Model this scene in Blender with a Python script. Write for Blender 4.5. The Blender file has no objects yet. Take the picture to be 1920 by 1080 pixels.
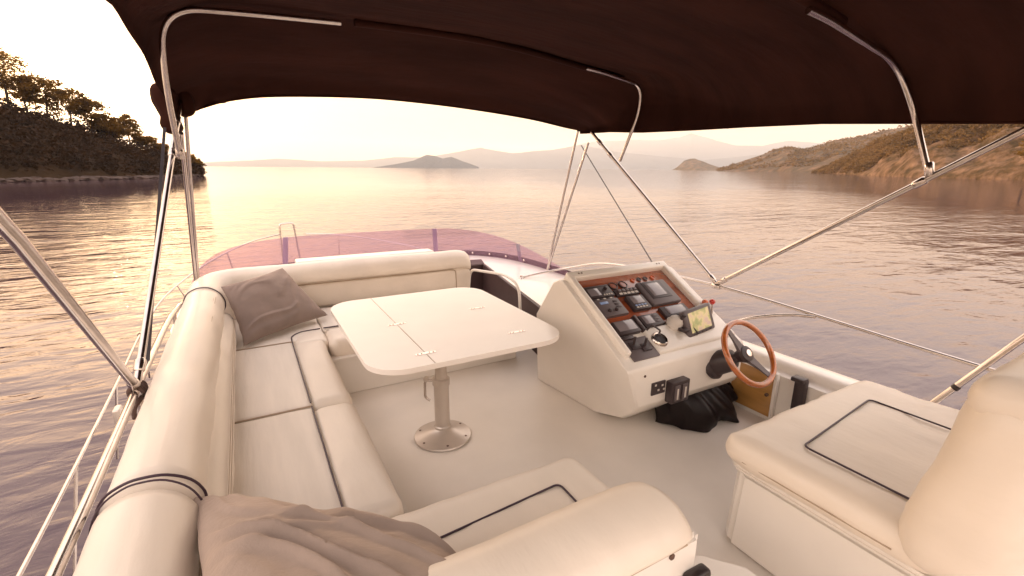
import bpy, bmesh, math, random
from mathutils import Vector, Matrix, noise
R = math.radians
rnd = random.Random(7)
sc = bpy.context.scene
COL = sc.collection

# ------------------------------------------------------------------ camera
PITCH, YAW, ROLL, EYE = R(14.3), R(29.5), R(0.4), Vector((0, 0, 1.65))
FW = Vector((math.sin(YAW)*math.cos(PITCH), math.cos(YAW)*math.cos(PITCH), -math.sin(PITCH)))
RT = Vector((math.cos(YAW), -math.sin(YAW), 0)); UP = RT.cross(FW)
RT, UP = RT*math.cos(ROLL)+UP*math.sin(ROLL), UP*math.cos(ROLL)-RT*math.sin(ROLL)
cd = bpy.data.cameras.new('camera'); cam = bpy.data.objects.new('camera', cd); COL.objects.link(cam)
m = Matrix((RT, UP, -FW)).transposed().to_4x4(); m.translation = EYE
cam.matrix_world = m
cd.sensor_width = 36; cd.lens = 880/1920*36; cd.clip_start = .05; cd.clip_end = 90000
sc.camera = cam
def ray(px, py):
    d = FW*880 + RT*(px-960) - UP*(py-540); return d.normalized()
def far(px, py, dist):                 # a bearing and a horizontal distance in metres -> a place in the world
    d = ray(px, py); return EYE + d*(dist/math.hypot(d.x, d.y))

# ------------------------------------------------------------------ sky, sun, exposure
SUN = ray(175, 222)
EL = math.asin(SUN.z); AZ = math.atan2(SUN.x, SUN.y)
w = bpy.data.worlds.new('World'); sc.world = w; w.use_nodes = True
nt = w.node_tree; N = nt.nodes; L = nt.links; N.clear()
def nd(t, **k):
    n = N.new(t)
    for a, b in k.items(): setattr(n, a, b)
    return n
wo = nd('ShaderNodeOutputWorld')
sky = nd('ShaderNodeTexSky', sky_type='NISHITA', sun_disc=False, sun_elevation=EL, sun_rotation=AZ)
sky.air_density = 1.5; sky.dust_density = 4.0
bg1 = nd('ShaderNodeBackground'); bg1.inputs[1].default_value = .02
L.new(sky.outputs[0], bg1.inputs[0])
tc = nd('ShaderNodeTexCoord'); sep = nd('ShaderNodeSeparateXYZ'); L.new(tc.outputs['Generated'], sep.inputs[0])
rp = nd('ShaderNodeValToRGB'); L.new(sep.outputs['Z'], rp.inputs[0])
cr = rp.color_ramp
cr.elements[0].position = 0; cr.elements[0].color = (.70, .40, .205, 1)
cr.elements[1].position = 1; cr.elements[1].color = (.70, .61, .64, 1)
for p, c in ((.12, (.76, .485, .29, 1)), (.3, (.96, .78, .655, 1)), (.6, (.93, .80, .735, 1))):
    e = cr.elements.new(p); e.color = c
dt = nd('ShaderNodeVectorMath', operation='DOT_PRODUCT'); dt.inputs[1].default_value = SUN
L.new(tc.outputs['Generated'], dt.inputs[0])
def mth(op, a, b=None):
    n = nd('ShaderNodeMath', operation=op)
    for i, v in enumerate((a, b)):
        if v is None: continue
        if isinstance(v, (int, float)): n.inputs[i].default_value = v
        else: L.new(v, n.inputs[i])
    return n.outputs[0]
d0 = mth('MAXIMUM', dt.outputs['Value'], 0.0)
wide = mth('MULTIPLY', mth('POWER', d0, 6.0), .36)
mid = mth('MULTIPLY', mth('POWER', d0, 40.0), 1.0)
core = mth('MULTIPLY', mth('POWER', d0, 300.0), 3.0)
def col(c, f):
    n = nd('ShaderNodeVectorMath', operation='SCALE'); n.inputs[0].default_value = c; L.new(f, n.inputs['Scale']); return n.outputs[0]
def add(a, b):
    n = nd('ShaderNodeVectorMath', operation='ADD'); L.new(a, n.inputs[0]); L.new(b, n.inputs[1]); return n.outputs[0]
# a very soft veil of high cloud
cn = nd('ShaderNodeTexNoise'); cn.inputs['Scale'].default_value = 2.2; cn.inputs['Detail'].default_value = 5
mp = nd('ShaderNodeMapping'); mp.inputs['Scale'].default_value = (1, 1, 7); L.new(tc.outputs['Generated'], mp.inputs[0]); L.new(mp.outputs[0], cn.inputs[0])
veil_fill = mth('ADD', mth('MULTIPLY', cn.outputs[0], .16), .92)
aft_fill = mth('POWER', mth('MAXIMUM', mth('ADD', mth('MULTIPLY', sep.outputs['Y'], -.90), mth('MULTIPLY', sep.outputs['X'], -.42)), 0.0), .7)  # unseen sky aft and to port, brightening added to lift the cockpit light
veil_fill = mth('MULTIPLY', veil_fill, mth('ADD', mth('MULTIPLY', aft_fill, .35), 1.0))
base = nd('ShaderNodeVectorMath', operation='SCALE'); L.new(rp.outputs[0], base.inputs[0]); L.new(veil_fill, base.inputs['Scale'])
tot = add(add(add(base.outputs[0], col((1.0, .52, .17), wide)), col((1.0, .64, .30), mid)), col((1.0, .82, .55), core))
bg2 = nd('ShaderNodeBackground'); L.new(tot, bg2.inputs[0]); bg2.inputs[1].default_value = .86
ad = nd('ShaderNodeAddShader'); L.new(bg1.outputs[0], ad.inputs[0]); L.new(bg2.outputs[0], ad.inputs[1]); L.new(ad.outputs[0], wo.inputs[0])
sl = bpy.data.lights.new('sun', 'SUN'); sl.energy = 4.5; sl.angle = R(1.5); sl.color = (1, .66, .36)
so = bpy.data.objects.new('sun', sl); COL.objects.link(so); so.rotation_euler = SUN.to_track_quat('Z', 'Y').to_euler()
vs = sc.view_settings; vs.view_transform = 'Standard'; vs.look = 'None'; vs.exposure = 1.5; vs.gamma = 1; vs.use_curve_mapping = False
sc.cycles.max_bounces = 10; sc.cycles.transparent_max_bounces = 16; sc.cycles.volume_bounces = 0

# ------------------------------------------------------------------ materials
def mat(name, color, rough=.5, metal=0., spec=.5, var=0., vscale=6., bump=0., bscale=40., stretch=(1,1,1), coat=0., trans=0., detail=4., var2=None):
    m = bpy.data.materials.new(name); m.use_nodes = True; t = m.node_tree; n = t.nodes; b = n['Principled BSDF']; l = t.links
    b.inputs['Roughness'].default_value = rough; b.inputs['Metallic'].default_value = metal
    b.inputs['Specular IOR Level'].default_value = spec; b.inputs['Coat Weight'].default_value = coat
    co = n.new('ShaderNodeTexCoord'); mp = n.new('ShaderNodeMapping'); mp.inputs['Scale'].default_value = stretch
    l.new(co.outputs['Object'], mp.inputs[0])
    nz = n.new('ShaderNodeTexNoise'); nz.inputs['Scale'].default_value = vscale; nz.inputs['Detail'].default_value = 5; l.new(mp.outputs[0], nz.inputs[0])
    r = n.new('ShaderNodeValToRGB'); l.new(nz.outputs[0], r.inputs[0])
    c2 = var2 or tuple(c*(1-var) for c in color); c1 = tuple(min(1, c*(1+var*.6)) for c in color)
    r.color_ramp.elements[0].position = .3; r.color_ramp.elements[0].color = (*c2, 1)
    r.color_ramp.elements[1].position = .7; r.color_ramp.elements[1].color = (*c1, 1)
    l.new(r.outputs[0], b.inputs['Base Color'])
    if bump:
        nb = n.new('ShaderNodeTexNoise'); nb.inputs['Scale'].default_value = bscale; nb.inputs['Detail'].default_value = detail; l.new(mp.outputs[0], nb.inputs[0])
        bp = n.new('ShaderNodeBump'); bp.inputs['Strength'].default_value = 1; bp.inputs['Distance'].default_value = bump; l.new(nb.outputs[0], bp.inputs['Height']); l.new(bp.outputs[0], b.inputs['Normal'])
    if trans:
        tr = n.new('ShaderNodeBsdfTranslucent'); l.new(r.outputs[0], tr.inputs[0]); mx = n.new('ShaderNodeMixShader'); mx.inputs[0].default_value = trans
        l.new(b.outputs[0], mx.inputs[1]); l.new(tr.outputs[0], mx.inputs[2]); l.new(mx.outputs[0], n['Material Output'].inputs[0])
    return m
M = {}
M['vinyl'] = mat('cream_vinyl', (.78, .69, .59), .42, var=.09, vscale=3, bump=.003, bscale=20, stretch=(1, .35, 1), coat=.1)
M['vinyl_panel'] = mat('cream_vinyl_panel', (.78, .70, .61), .5, var=.10, vscale=4, bump=.004, bscale=10, stretch=(3, .3, 1))
M['gelcoat'] = mat('white_gelcoat', (.81, .755, .69), .28, var=.05, vscale=2.5, bump=.0006, bscale=9, coat=.3)
M['floor'] = mat('white_deck_floor', (.80, .735, .66), .42, var=.09, vscale=1.6, bump=.0006, bscale=260)
M['table'] = mat('table_laminate', (.88, .82, .77), .3, var=.04, vscale=3, coat=.25, bump=.0003, bscale=14)
M['piping'] = mat('navy_piping', (.04, .018, .032), .45)
M['tanline'] = mat('tan_piping', (.40, .30, .21), .6)
M['steel'] = mat('stainless_steel', (.62, .56, .52), .2, metal=1, var=.1, vscale=20)
M['alu'] = mat('painted_aluminium', (.60, .53, .47), .35, metal=.55, var=.06, vscale=12)
M['screw'] = mat('screw_head', (.16, .10, .08), .35, metal=.8)
M['bright'] = mat('bright_screw', (.8, .68, .64), .25, metal=.9)
M['canopy'] = mat('dark_canopy_cloth', (.050, .016, .010), .85, spec=.15, var=.3, vscale=2.2, bump=.006, bscale=7, stretch=(.6, 2.4, 1), trans=.12)
M['blackvinyl'] = mat('black_vinyl', (.022, .012, .012), .38, bump=.004, bscale=14, var=.2)
M['dark'] = mat('dark_brown_panel', (.055, .028, .026), .55, var=.15, vscale=5)
M['plastic'] = mat('black_plastic', (.045, .030, .032), .42, var=.15)
M['plasticgrey'] = mat('grey_plastic', (.12, .095, .10), .45, var=.12)
M['jointgrey'] = mat('blue_grey_strip', (.50, .42, .50), .4)
M['screen'] = mat('dark_screen', (.22, .19, .20), .12, coat=.5)
M['label'] = mat('pale_marking', (.6, .55, .5), .5)
M['blue'] = mat('blue_display', (.25, .35, .6), .2)
M['wood'] = mat('red_varnished_wood', (.34, .085, .035), .25, var=.35, vscale=7, stretch=(.3, 3, 3), coat=.7)
M['rimwood'] = mat('wheel_rim_wood', (.44, .125, .03), .2, var=.3, vscale=9, stretch=(2, 2, 8), coat=1)
M['locker'] = mat('honey_wood_door', (.46, .24, .07), .35, var=.2, vscale=4, stretch=(1, 1, 6), coat=.4)
M['red'] = mat('red_knob', (.5, .03, .02), .25, coat=.6)
M['orange'] = mat('orange_knob', (.55, .12, .04), .25, coat=.6)
M['pillow'] = mat('taupe_velvet', (.32, .25, .21), .9, spec=.2, var=.14, vscale=5, bump=.0022, bscale=60)
M['pillow2'] = mat('taupe_linen', (.26, .20, .175), .9, spec=.2, var=.12, vscale=8, bump=.0016, bscale=110)
for k in ('pillow', 'pillow2'):
    b = M[k].node_tree.nodes['Principled BSDF']; b.inputs['Sheen Weight'].default_value = .35; b.inputs['Sheen Tint'].default_value = (1, .8, .65, 1)
M['rope'] = mat('worn_rope', (.10, .06, .05), .9, bump=.002, bscale=200)
M['hull'] = mat('white_hull', (.75, .72, .68), .3, coat=.3)
M['leaf'] = mat('pine_needles', (.19, .10, .018), .7, spec=.2, var=.5, vscale=.3, trans=.65)  # gold raised in the needle colour to stand for backlit glow and glare
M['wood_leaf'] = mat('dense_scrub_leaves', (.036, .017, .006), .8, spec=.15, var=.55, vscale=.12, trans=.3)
M['leafr'] = mat('scrub_leaves', (.19, .105, .032), .8, spec=.15, var=.6, vscale=.05, trans=.35)
M['bark'] = mat('pine_bark', (.06, .035, .022), .9, var=.3, vscale=2)
# tinted acrylic
m = bpy.data.materials.new('tinted_acrylic'); m.use_nodes = True; n = m.node_tree.nodes; l = m.node_tree.links
tb = n.new('ShaderNodeBsdfTransparent'); tb.inputs[0].default_value = (.90, .81, .88, 1)
gb = n.new('ShaderNodeBsdfGlossy'); gb.inputs['Roughness'].default_value = .12; gb.inputs[0].default_value = (.75, .5, .6, 1)
df = n.new('ShaderNodeBsdfDiffuse'); df.inputs[0].default_value = (.50, .37, .45, 1)
mx = n.new('ShaderNodeMixShader'); mx.inputs[0].default_value = .16; l.new(tb.outputs[0], mx.inputs[1]); l.new(df.outputs[0], mx.inputs[2])
mx2 = n.new('ShaderNodeMixShader'); mx2.inputs[0].default_value = .05
l.new(mx.outputs[0], mx2.inputs[1]); l.new(gb.outputs[0], mx2.inputs[2]); l.new(mx2.outputs[0], n['Material Output'].inputs[0]); M['acrylic'] = m
# chart display (a lit screen)
m = bpy.data.materials.new('chart_screen'); m.use_nodes = True; n = m.node_tree.nodes; l = m.node_tree.links; b = n['Principled BSDF']
co = n.new('ShaderNodeTexCoord'); nz = n.new('ShaderNodeTexNoise'); nz.inputs['Scale'].default_value = 14; nz.inputs['Detail'].default_value = 3; l.new(co.outputs['Object'], nz.inputs[0])
r = n.new('ShaderNodeValToRGB'); l.new(nz.outputs[0], r.inputs[0]); e = r.color_ramp.elements
e[0].position = .38; e[0].color = (.34, .36, .16, 1); e[1].position = .62; e[1].color = (.55, .40, .33, 1); x = e.new(.5); x.color = (.62, .52, .28, 1)
l.new(r.outputs[0], b.inputs['Base Color']); l.new(r.outputs[0], b.inputs['Emission Color']); b.inputs['Emission Strength'].default_value = .12; b.inputs['Roughness'].default_value = .2; M['chart'] = m
# water
m = bpy.data.materials.new('sea_water'); m.use_nodes = True; n = m.node_tree.nodes; l = m.node_tree.links; b = n['Principled BSDF']
b.inputs['Base Color'].default_value = (.045, .022, .036, 1); b.inputs['Roughness'].default_value = .07; b.inputs['IOR'].default_value = 1.33
b.inputs['Specular IOR Level'].default_value = .75; b.inputs['Specular Tint'].default_value = (1, .95, .93, 1)
co = n.new('ShaderNodeTexCoord')
def wv(scale, sx, sy, rot, det, dist):
    mp = n.new('ShaderNodeMapping'); mp.inputs['Scale'].default_value = (sx, sy, 1); mp.inputs['Rotation'].default_value = (0, 0, rot); l.new(co.outputs['Object'], mp.inputs[0])
    z = n.new('ShaderNodeTexNoise'); z.inputs['Scale'].default_value = scale; z.inputs['Detail'].default_value = det; z.inputs['Roughness'].default_value = .5; z.inputs['Distortion'].default_value = .4
    l.new(mp.outputs[0], z.inputs[0]); q = n.new('ShaderNodeMath'); q.operation = 'MULTIPLY'; q.inputs[1].default_value = dist; l.new(z.outputs[0], q.inputs[0]); return q.outputs[0]
a = wv(.55, .42, 1, R(-18), 3, .30); c = wv(1.7, .5, 1, R(10), 4, .10); d = wv(.08, .5, 1, R(-30), 2, .35)
q1 = n.new('ShaderNodeMath'); q1.operation = 'ADD'; l.new(a, q1.inputs[0]); l.new(c, q1.inputs[1])
q2 = n.new('ShaderNodeMath'); q2.operation = 'ADD'; l.new(q1.outputs[0], q2.inputs[0]); l.new(d, q2.inputs[1])
bp = n.new('ShaderNodeBump'); bp.inputs['Distance'].default_value = 1; l.new(q2.outputs[0], bp.inputs['Height']); l.new(bp.outputs[0], b.inputs['Normal'])
# calmer water in the open bay, ruffled near the boat
gm = n.new('ShaderNodeVectorMath'); gm.operation = 'LENGTH'; l.new(co.outputs['Object'], gm.inputs[0])
mr = n.new('ShaderNodeMapRange'); mr.inputs[1].default_value = 12; mr.inputs[2].default_value = 150; mr.inputs[3].default_value = .8; mr.inputs[4].default_value = .12; mr.interpolation_type = 'SMOOTHERSTEP'
l.new(gm.outputs['Value'], mr.inputs[0])
pt = n.new('ShaderNodeTexNoise'); pt.inputs['Scale'].default_value = .022; pt.inputs['Detail'].default_value = 3; l.new(co.outputs['Object'], pt.inputs[0])
pr0 = n.new('ShaderNodeMapRange'); pr0.inputs[1].default_value = .35; pr0.inputs[2].default_value = .65; pr0.inputs[3].default_value = .45; pr0.inputs[4].default_value = 1.15; l.new(pt.outputs[0], pr0.inputs[0])
pm = n.new('ShaderNodeMath'); pm.operation = 'MULTIPLY'; l.new(mr.outputs[0], pm.inputs[0]); l.new(pr0.outputs[0], pm.inputs[1]); l.new(pm.outputs[0], bp.inputs['Strength']); M['water'] = m
# land
def land(name, cols, scale, bump):
    m = bpy.data.materials.new(name); m.use_nodes = True; n = m.node_tree.nodes; l = m.node_tree.links; b = n['Principled BSDF']; b.inputs['Roughness'].default_value = .95; b.inputs['Specular IOR Level'].default_value = .1
    co = n.new('ShaderNodeTexCoord'); nz = n.new('ShaderNodeTexNoise'); nz.inputs['Scale'].default_value = scale; nz.inputs['Detail'].default_value = 9; nz.inputs['Roughness'].default_value = .68; l.new(co.outputs['Object'], nz.inputs[0])
    r = n.new('ShaderNodeValToRGB'); l.new(nz.outputs[0], r.inputs[0]); e = r.color_ramp.elements
    while len(e) > 1: e.remove(e[0])
    e[0].position = cols[0][0]; e[0].color = (*cols[0][1], 1)
    for p, c in cols[1:]: x = e.new(p); x.color = (*c, 1)
    l.new(r.outputs[0], b.inputs['Base Color'])
    bp = n.new('ShaderNodeBump'); bp.inputs['Distance'].default_value = bump; l.new(nz.outputs[0], bp.inputs['Height']); l.new(bp.outputs[0], b.inputs['Normal']); return m
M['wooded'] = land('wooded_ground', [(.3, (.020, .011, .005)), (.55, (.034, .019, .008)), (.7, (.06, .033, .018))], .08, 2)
M['rocky'] = land('rocky_hillside', [(.30, (.06, .04, .018)), (.44, (.12, .07, .028)), (.52, (.19, .11, .06)), (.66, (.32, .19, .11)), (.8, (.40, .24, .14))], .10, 10)
M['ridge'] = land('scrubby_ridge', [(.32, (.06, .05, .025)), (.5, (.13, .085, .05)), (.68, (.28, .16, .085))], .03, 30)
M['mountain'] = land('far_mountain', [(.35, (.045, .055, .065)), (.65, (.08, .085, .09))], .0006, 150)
M['shorerock'] = mat('shore_rock', (.055, .032, .024), .9, var=.4, vscale=.6, bump=.1, bscale=2)

# ------------------------------------------------------------------ helpers
def link(name, bm, m, parent=None, smooth=True):
    me = bpy.data.meshes.new(name); bm.normal_update(); bm.to_mesh(me); bm.free()
    if m: me.materials.append(m)
    if smooth: me.shade_smooth()
    o = bpy.data.objects.new(name, me); COL.objects.link(o); o.parent = parent; return o
def sharp(o, a=35):
    o.data.set_sharp_from_angle(angle=R(a)); return o
def thing(name, label, cat, loc=(0, 0, 0), group=None):
    o = bpy.data.objects.new(name, None); COL.objects.link(o); o.location = loc; o.empty_display_size = .1
    return tag(o, label, cat, group)
def tag(o, label, cat, group=None):
    o['label'] = label; o['category'] = cat
    if group: o['group'] = group
    return o
def struct(o): o['kind'] = 'structure'; return o
def add_poly_prism(bm, pts, z0, z1):
    lo = [bm.verts.new((p[0], p[1], z0)) for p in pts]; hi = [bm.verts.new((p[0], p[1], z1)) for p in pts]
    k = len(pts); bm.faces.new(lo[::-1]); bm.faces.new(hi)
    for i in range(k): bm.faces.new((lo[i], lo[(i+1) % k], hi[(i+1) % k], hi[i]))
def add_box(bm, a, b, M4=None, bev=0, seg=2):
    r = bmesh.ops.create_cube(bm, size=1); vs = r['verts']
    for v in vs: v.co = Vector((a[i]+(v.co[i]+.5)*(b[i]-a[i]) for i in range(3)))
    if bev:
        es = list({e for v in vs for e in v.link_edges}); g = bmesh.ops.bevel(bm, geom=es, offset=bev, segments=seg, affect='EDGES', profile=.5)
        vs = list({v for f in g['faces'] for v in f.verts} | {v for v in vs if v.is_valid})
    if M4:
        for v in vs: v.co = M4 @ v.co
    return vs
def smooth_path(pts, n=8):
    P = [Vector(p) for p in pts]; out = []
    for i in range(len(P)-1):
        p0 = P[max(i-1, 0)]; p1 = P[i]; p2 = P[i+1]; p3 = P[min(i+2, len(P)-1)]
        for k in range(n):
            t = k/n; out.append(.5*((2*p1)+(-p0+p2)*t+(2*p0-5*p1+4*p2-p3)*t*t+(-p0+3*p1-3*p2+p3)*t**3))
    return out+[P[-1]]
def round_path(pts, r, n=7, closed=False):
    P = [Vector(p) for p in pts]; out = []; k = len(P)
    for i in range(k):
        if not closed and i in (0, k-1): out.append(P[i]); continue
        a, b, c = P[i-1], P[i], P[(i+1) % k]; u = (a-b); v = (c-b); q = min(r, u.length*.49, v.length*.49)
        u = b+u.normalized()*q; v = b+v.normalized()*q
        for j in range(n+1):
            t = j/n; out.append(u*(1-t)**2+b*2*t*(1-t)+v*t*t)
    return out
def add_tube(bm, P, r, seg=12, closed=False, r1=None):
    P = [Vector(p) for p in P]; k = len(P); rings = []; nrm = None
    for i in range(k):
        if closed: t = (P[(i+1) % k]-P[i-1]).normalized()
        else: t = (P[min(i+1, k-1)]-P[max(i-1, 0)]).normalized()
        if nrm is None: nrm = t.cross(Vector((0, 0, 1)) if abs(t.z) < .9 else Vector((1, 0, 0))).normalized()
        nrm = (nrm-t*nrm.dot(t)).normalized(); b = t.cross(nrm)
        rr = r if r1 is None else r+(r1-r)*i/(k-1)
        rings.append([bm.verts.new(P[i]+(nrm*math.cos(2*math.pi*j/seg)+b*math.sin(2*math.pi*j/seg))*rr) for j in range(seg)])
    for i in range(k if closed else k-1):
        A, B = rings[i], rings[(i+1) % k]
        for j in range(seg): bm.faces.new((A[j], A[(j+1) % seg], B[(j+1) % seg], B[j]))
    if not closed: bm.faces.new(rings[0][::-1]); bm.faces.new(rings[-1])
def tube(name, P, r, m, parent=None, **k):
    bm = bmesh.new(); add_tube(bm, P, r, **k); return sharp(link(name, bm, m, parent), 50)
def add_lathe(bm, prof, M4, seg=28):
    rings = []
    for r, z in prof:
        rings.append([bm.verts.new(M4 @ Vector((r*math.cos(2*math.pi*j/seg), r*math.sin(2*math.pi*j/seg), z))) for j in range(seg)])
    for A, B in zip(rings, rings[1:]):
        for j in range(seg): bm.faces.new((A[j], A[(j+1) % seg], B[(j+1) % seg], B[j]))
    if prof[0][0] > 1e-5: bm.faces.new(rings[0][::-1])
    if prof[-1][0] > 1e-5: bm.faces.new(rings[-1])
def lathe(name, prof, loc, m, parent=None, axis=(0, 0, 1), seg=28, a=40):
    bm = bmesh.new(); q = Vector(axis).to_track_quat('Z', 'Y').to_matrix().to_4x4(); q.translation = Vector(loc); add_lathe(bm, prof, q, seg); bmesh.ops.remove_doubles(bm, verts=bm.verts, dist=1e-5)
    return sharp(link(name, bm, m, parent), a)
def frame(o, x, y):                      # local frame -> matrix
    x = Vector(x).normalized(); z = x.cross(Vector(y)).normalized(); y = z.cross(x); q = Matrix((x, y, z)).transposed().to_4x4(); q.translation = Vector(o); return q
def fbm(p, s, o=3): return noise.fractal(Vector(p)*s, 1.0, 2.0, o)
def pad(name, a, b, r, m, parent, bulge=0., wr=.004, res=.035, seed=0, M4=None, taper=None):
    """soft rounded cushion between corners a and b: rounded box with bulge and creases"""
    a, b = Vector(a), Vector(b); c = (a+b)/2; h = (b-a)/2; r = min(r, h.x*.98, h.y*.98, h.z*.98)
    bm = bmesh.new()
    def axis(hh, r):
        n = max(2, int(2*(hh-r)/res)); inner = [-(hh-r)+2*(hh-r)*i/n for i in range(n+1)]
        e = [r*math.sin(math.pi/4*k/3)/math.sin(math.pi/4) for k in (1, 2, 3)]
        return [-(hh-r)-x for x in e[::-1]]+inner+[(hh-r)+x for x in e]
    ax = [axis(h[i], r) for i in range(3)]; cache = {}
    def V(p):
        k = tuple(round(t, 5) for t in p)
        if k not in cache:
            q = Vector(p); inn = Vector((max(-(h[i]-r), min(h[i]-r, q[i])) for i in range(3))); d = q-inn
            q2 = inn+(d.normalized()*r if d.length > 1e-9 else d)
            u, v = q2.x/h.x, q2.y/h.y; wz = max(0, q2.z/h.z)
            if bulge: q2.z += bulge*(1-u*u)*(1-v*v)*wz
            if taper: q2 = taper(q2, h)
            if wr:
                s = Vector((seed*3.1, seed*1.7, 0)); nn = d.normalized() if d.length > 1e-9 else Vector((0, 0, 1))
                q2 += nn*(wr*fbm(q2+c+s, 5)+wr*.35*fbm((q2+c+s)*Vector((1, 1, 1)).length, 14))
            cache[k] = bm.verts.new(q2+c)
        return cache[k]
    for i, s in ((0, -1), (0, 1), (1, -1), (1, 1), (2, -1), (2, 1)):
        j, k = (i+1) % 3, (i+2) % 3; A, B = ax[j], ax[k]
        for x0, x1 in zip(A, A[1:]):
            for y0, y1 in zip(B, B[1:]):
                q = []
                for (p, t) in ((x0, y0), (x1, y0), (x1, y1), (x0, y1)):
                    vv = [0, 0, 0]; vv[i] = s*h[i]; vv[j] = p; vv[k] = t; q.append(V(vv))
                if s < 0: q.reverse()
                bm.faces.new(q)
    if M4:
        for v in bm.verts: v.co = M4 @ v.co
    return link(name, bm, m, parent)
def screw(parent, p, axis=(0, 0, 1), r=.006, m='screw'):
    return lathe('screw', [(r, 0), (r, .002), (r*.5, .0035), (0, .0035)], p, M[m], parent, axis, 10)

# ------------------------------------------------------------------ the setting: sea, deck, hull
bm = bmesh.new()
rr = [0, 15, 40, 100, 250, 600, 1500, 4000, 10000, 20000, 29000]; S = 96; rings = []
for r_ in rr[1:]: rings.append([bm.verts.new((r_*math.cos(2*math.pi*j/S), r_*math.sin(2*math.pi*j/S), -3)) for j in range(S)])
bm.faces.new(rings[0])
for A, B in zip(rings, rings[1:]):
    for j in range(S): bm.faces.new((B[j], B[(j+1) % S], A[(j+1) % S], A[j]))
bmesh.ops.recalc_face_normals(bm, faces=bm.faces)
struct(link('water', bm, M['water'], smooth=False))

def ws(t, k=0.):   # windscreen plan: superellipse round the bow of the flybridge; t 0 = starboard end, 1 = port end
    a = math.pi*t; cx, cy, ax, ay, e = 1.31, 4.15, 1.86-k, 2.12-k, .55
    c, s = math.cos(a), math.sin(a)
    return Vector((cx+ax*math.copysign(abs(c)**e, c), cy+ay*abs(s)**e, 0))
deckpts = [(-.52, -1.2), (3.17, -1.2), (3.17, 4.15)]+[tuple(ws(i/24)[:2]) for i in range(1, 24)]+[(-.52, 4.15)]
bm = bmesh.new(); add_poly_prism(bm, deckpts, -.08, 0)
struct(sharp(link('floor', bm, M['floor'])))
bm = bmesh.new(); add_poly_prism(bm, deckpts, -1.9, -.084)
struct(sharp(link('superstructure', bm, M['hull'])))
hp = [(-1.15, -4), (3.8, -4), (3.8, 5), (3.3, 8), (2.3, 10.4), (1.33, 11.3), (.35, 10.4), (-.65, 8), (-1.15, 5)]
bm = bmesh.new(); add_poly_prism(bm, hp, -3.4, -1.2)
struct(sharp(link('hull', bm, M['hull'])))

# raised foredeck ledge under the windscreen and starboard coaming
fl = thing('cockpit_coaming', 'white moulded coaming along the starboard side and under the windscreen', 'coaming', (3.1, 2, 0))
fl.location = (0, 0, 0)
# starboard side wall: profile in xz swept along y
def sweep_y(prof, ys, name, m, parent, bend=None):
    bm = bmesh.new(); rows = []
    for y in ys: rows.append([bm.verts.new((x, y, z)) for x, z in prof])
    for A, B in zip(rows, rows[1:]):
        for j in range(len(prof)): bm.faces.new((A[j], A[(j+1) % len(prof)], B[(j+1) % len(prof)], B[j]))
    bm.faces.new(rows[0]); bm.faces.new(rows[-1][::-1]); bmesh.ops.recalc_face_normals(bm, faces=bm.faces)
    return sharp(link(name, bm, m, parent), 40)
prof = [(2.93, .002), (2.945, .30), (2.955, .335), (2.985, .345), (3.0, .36), (3.005, .385), (3.02, .405), (3.05, .412), (3.14, .41), (3.185, .395), (3.2, .36), (3.2, -.06), (3.17, -.06), (3.17, .002)]
sweep_y(prof, [-1.2+i*.4 for i in range(10)]+[2.6], 'side_wall', M['gelcoat'], fl)
# deck ledge (top sheet + dark inner face)
inner = [(2.62, 5.35), (2.5, 4.75), (2.2, 3.3), (2.2, 2.604)]
outer = [(3.2, 2.604), (3.2, 3.6)]+[tuple(ws(i/24, -.04)[:2]) for i in range(0, 25)]+[(-.55, 3.9)]+[(-.46, 3.9), (-.46, 5.35)]
bm = bmesh.new(); add_poly_prism(bm, outer+inner, .40, .455)
bmesh.ops.recalc_face_normals(bm, faces=bm.faces); sharp(link('deck_ledge', bm, M['gelcoat'], fl))
bm = bmesh.new(); top = [(-.45, 5.33), (2.6, 5.33), (2.48, 4.75), (2.18, 3.3), (2.18, 2.61)]
for A, B in zip(top, top[1:]):
    vs_ = [bm.verts.new((A[0], A[1], .003)), bm.verts.new((B[0], B[1], .003)), bm.verts.new((B[0], B[1], .459)), bm.verts.new((A[0], A[1], .459))]
    bm.faces.new(vs_)
bmesh.ops.remove_doubles(bm, verts=bm.verts, dist=1e-4); bmesh.ops.recalc_face_normals(bm, faces=bm.faces)
r_ = bmesh.ops.solidify(bm, geom=bm.faces[:], thickness=.02); sharp(link('dark_lining', bm, M['dark'], fl))
bm = bmesh.new(); add_poly_prism(bm, [(1.95, 5.34), (2.61, 5.34), (2.70, 5.62), (1.95, 5.75)], .456, .462); sharp(link('dark_mat', bm, M['dark'], fl))
# locker door and black bracket on the inner wall
ld = link('locker_door', (lambda b: (add_box(b, (2.912, 1.63, .035), (2.94, 1.93, .345), None, .006), b)[1])(bmesh.new()), M['locker'], fl)
sharp(ld)
bm = bmesh.new()
for a, b in (((2.90, 1.605, .02), (2.935, 1.625, .36)), ((2.90, 1.93, .02), (2.935, 1.95, .36)), ((2.90, 1.625, .347), (2.935, 1.93, .36))): add_box(bm, a, b, None, .004)
sharp(link('door_frame', bm, M['gelcoat'], fl))
lathe('latch', [(.012, 0), (.012, .012), (.006, .016), (0, .016)], (2.911, 1.66, .19), M['screw'], ld, (-1, 0, 0), 14)
bk = thing('wall_bracket', 'black plastic bracket fixed to the side wall right of the wooden locker door', 'bracket', (2.93, 1.45, .27))
def rel(o, parent):   # keep world placement while parenting to a located empty
    o.location = o.location-parent.location if o.parent is None else o.location
    o.parent = parent; o.location = Vector(o.location); return o
def under(parent):    # re-seat all children so that meshes written in world space stay put
    for ch in [c for c in bpy.data.objects if c.parent == parent]: ch.matrix_parent_inverse = Matrix.Translation(-parent.location)
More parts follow.
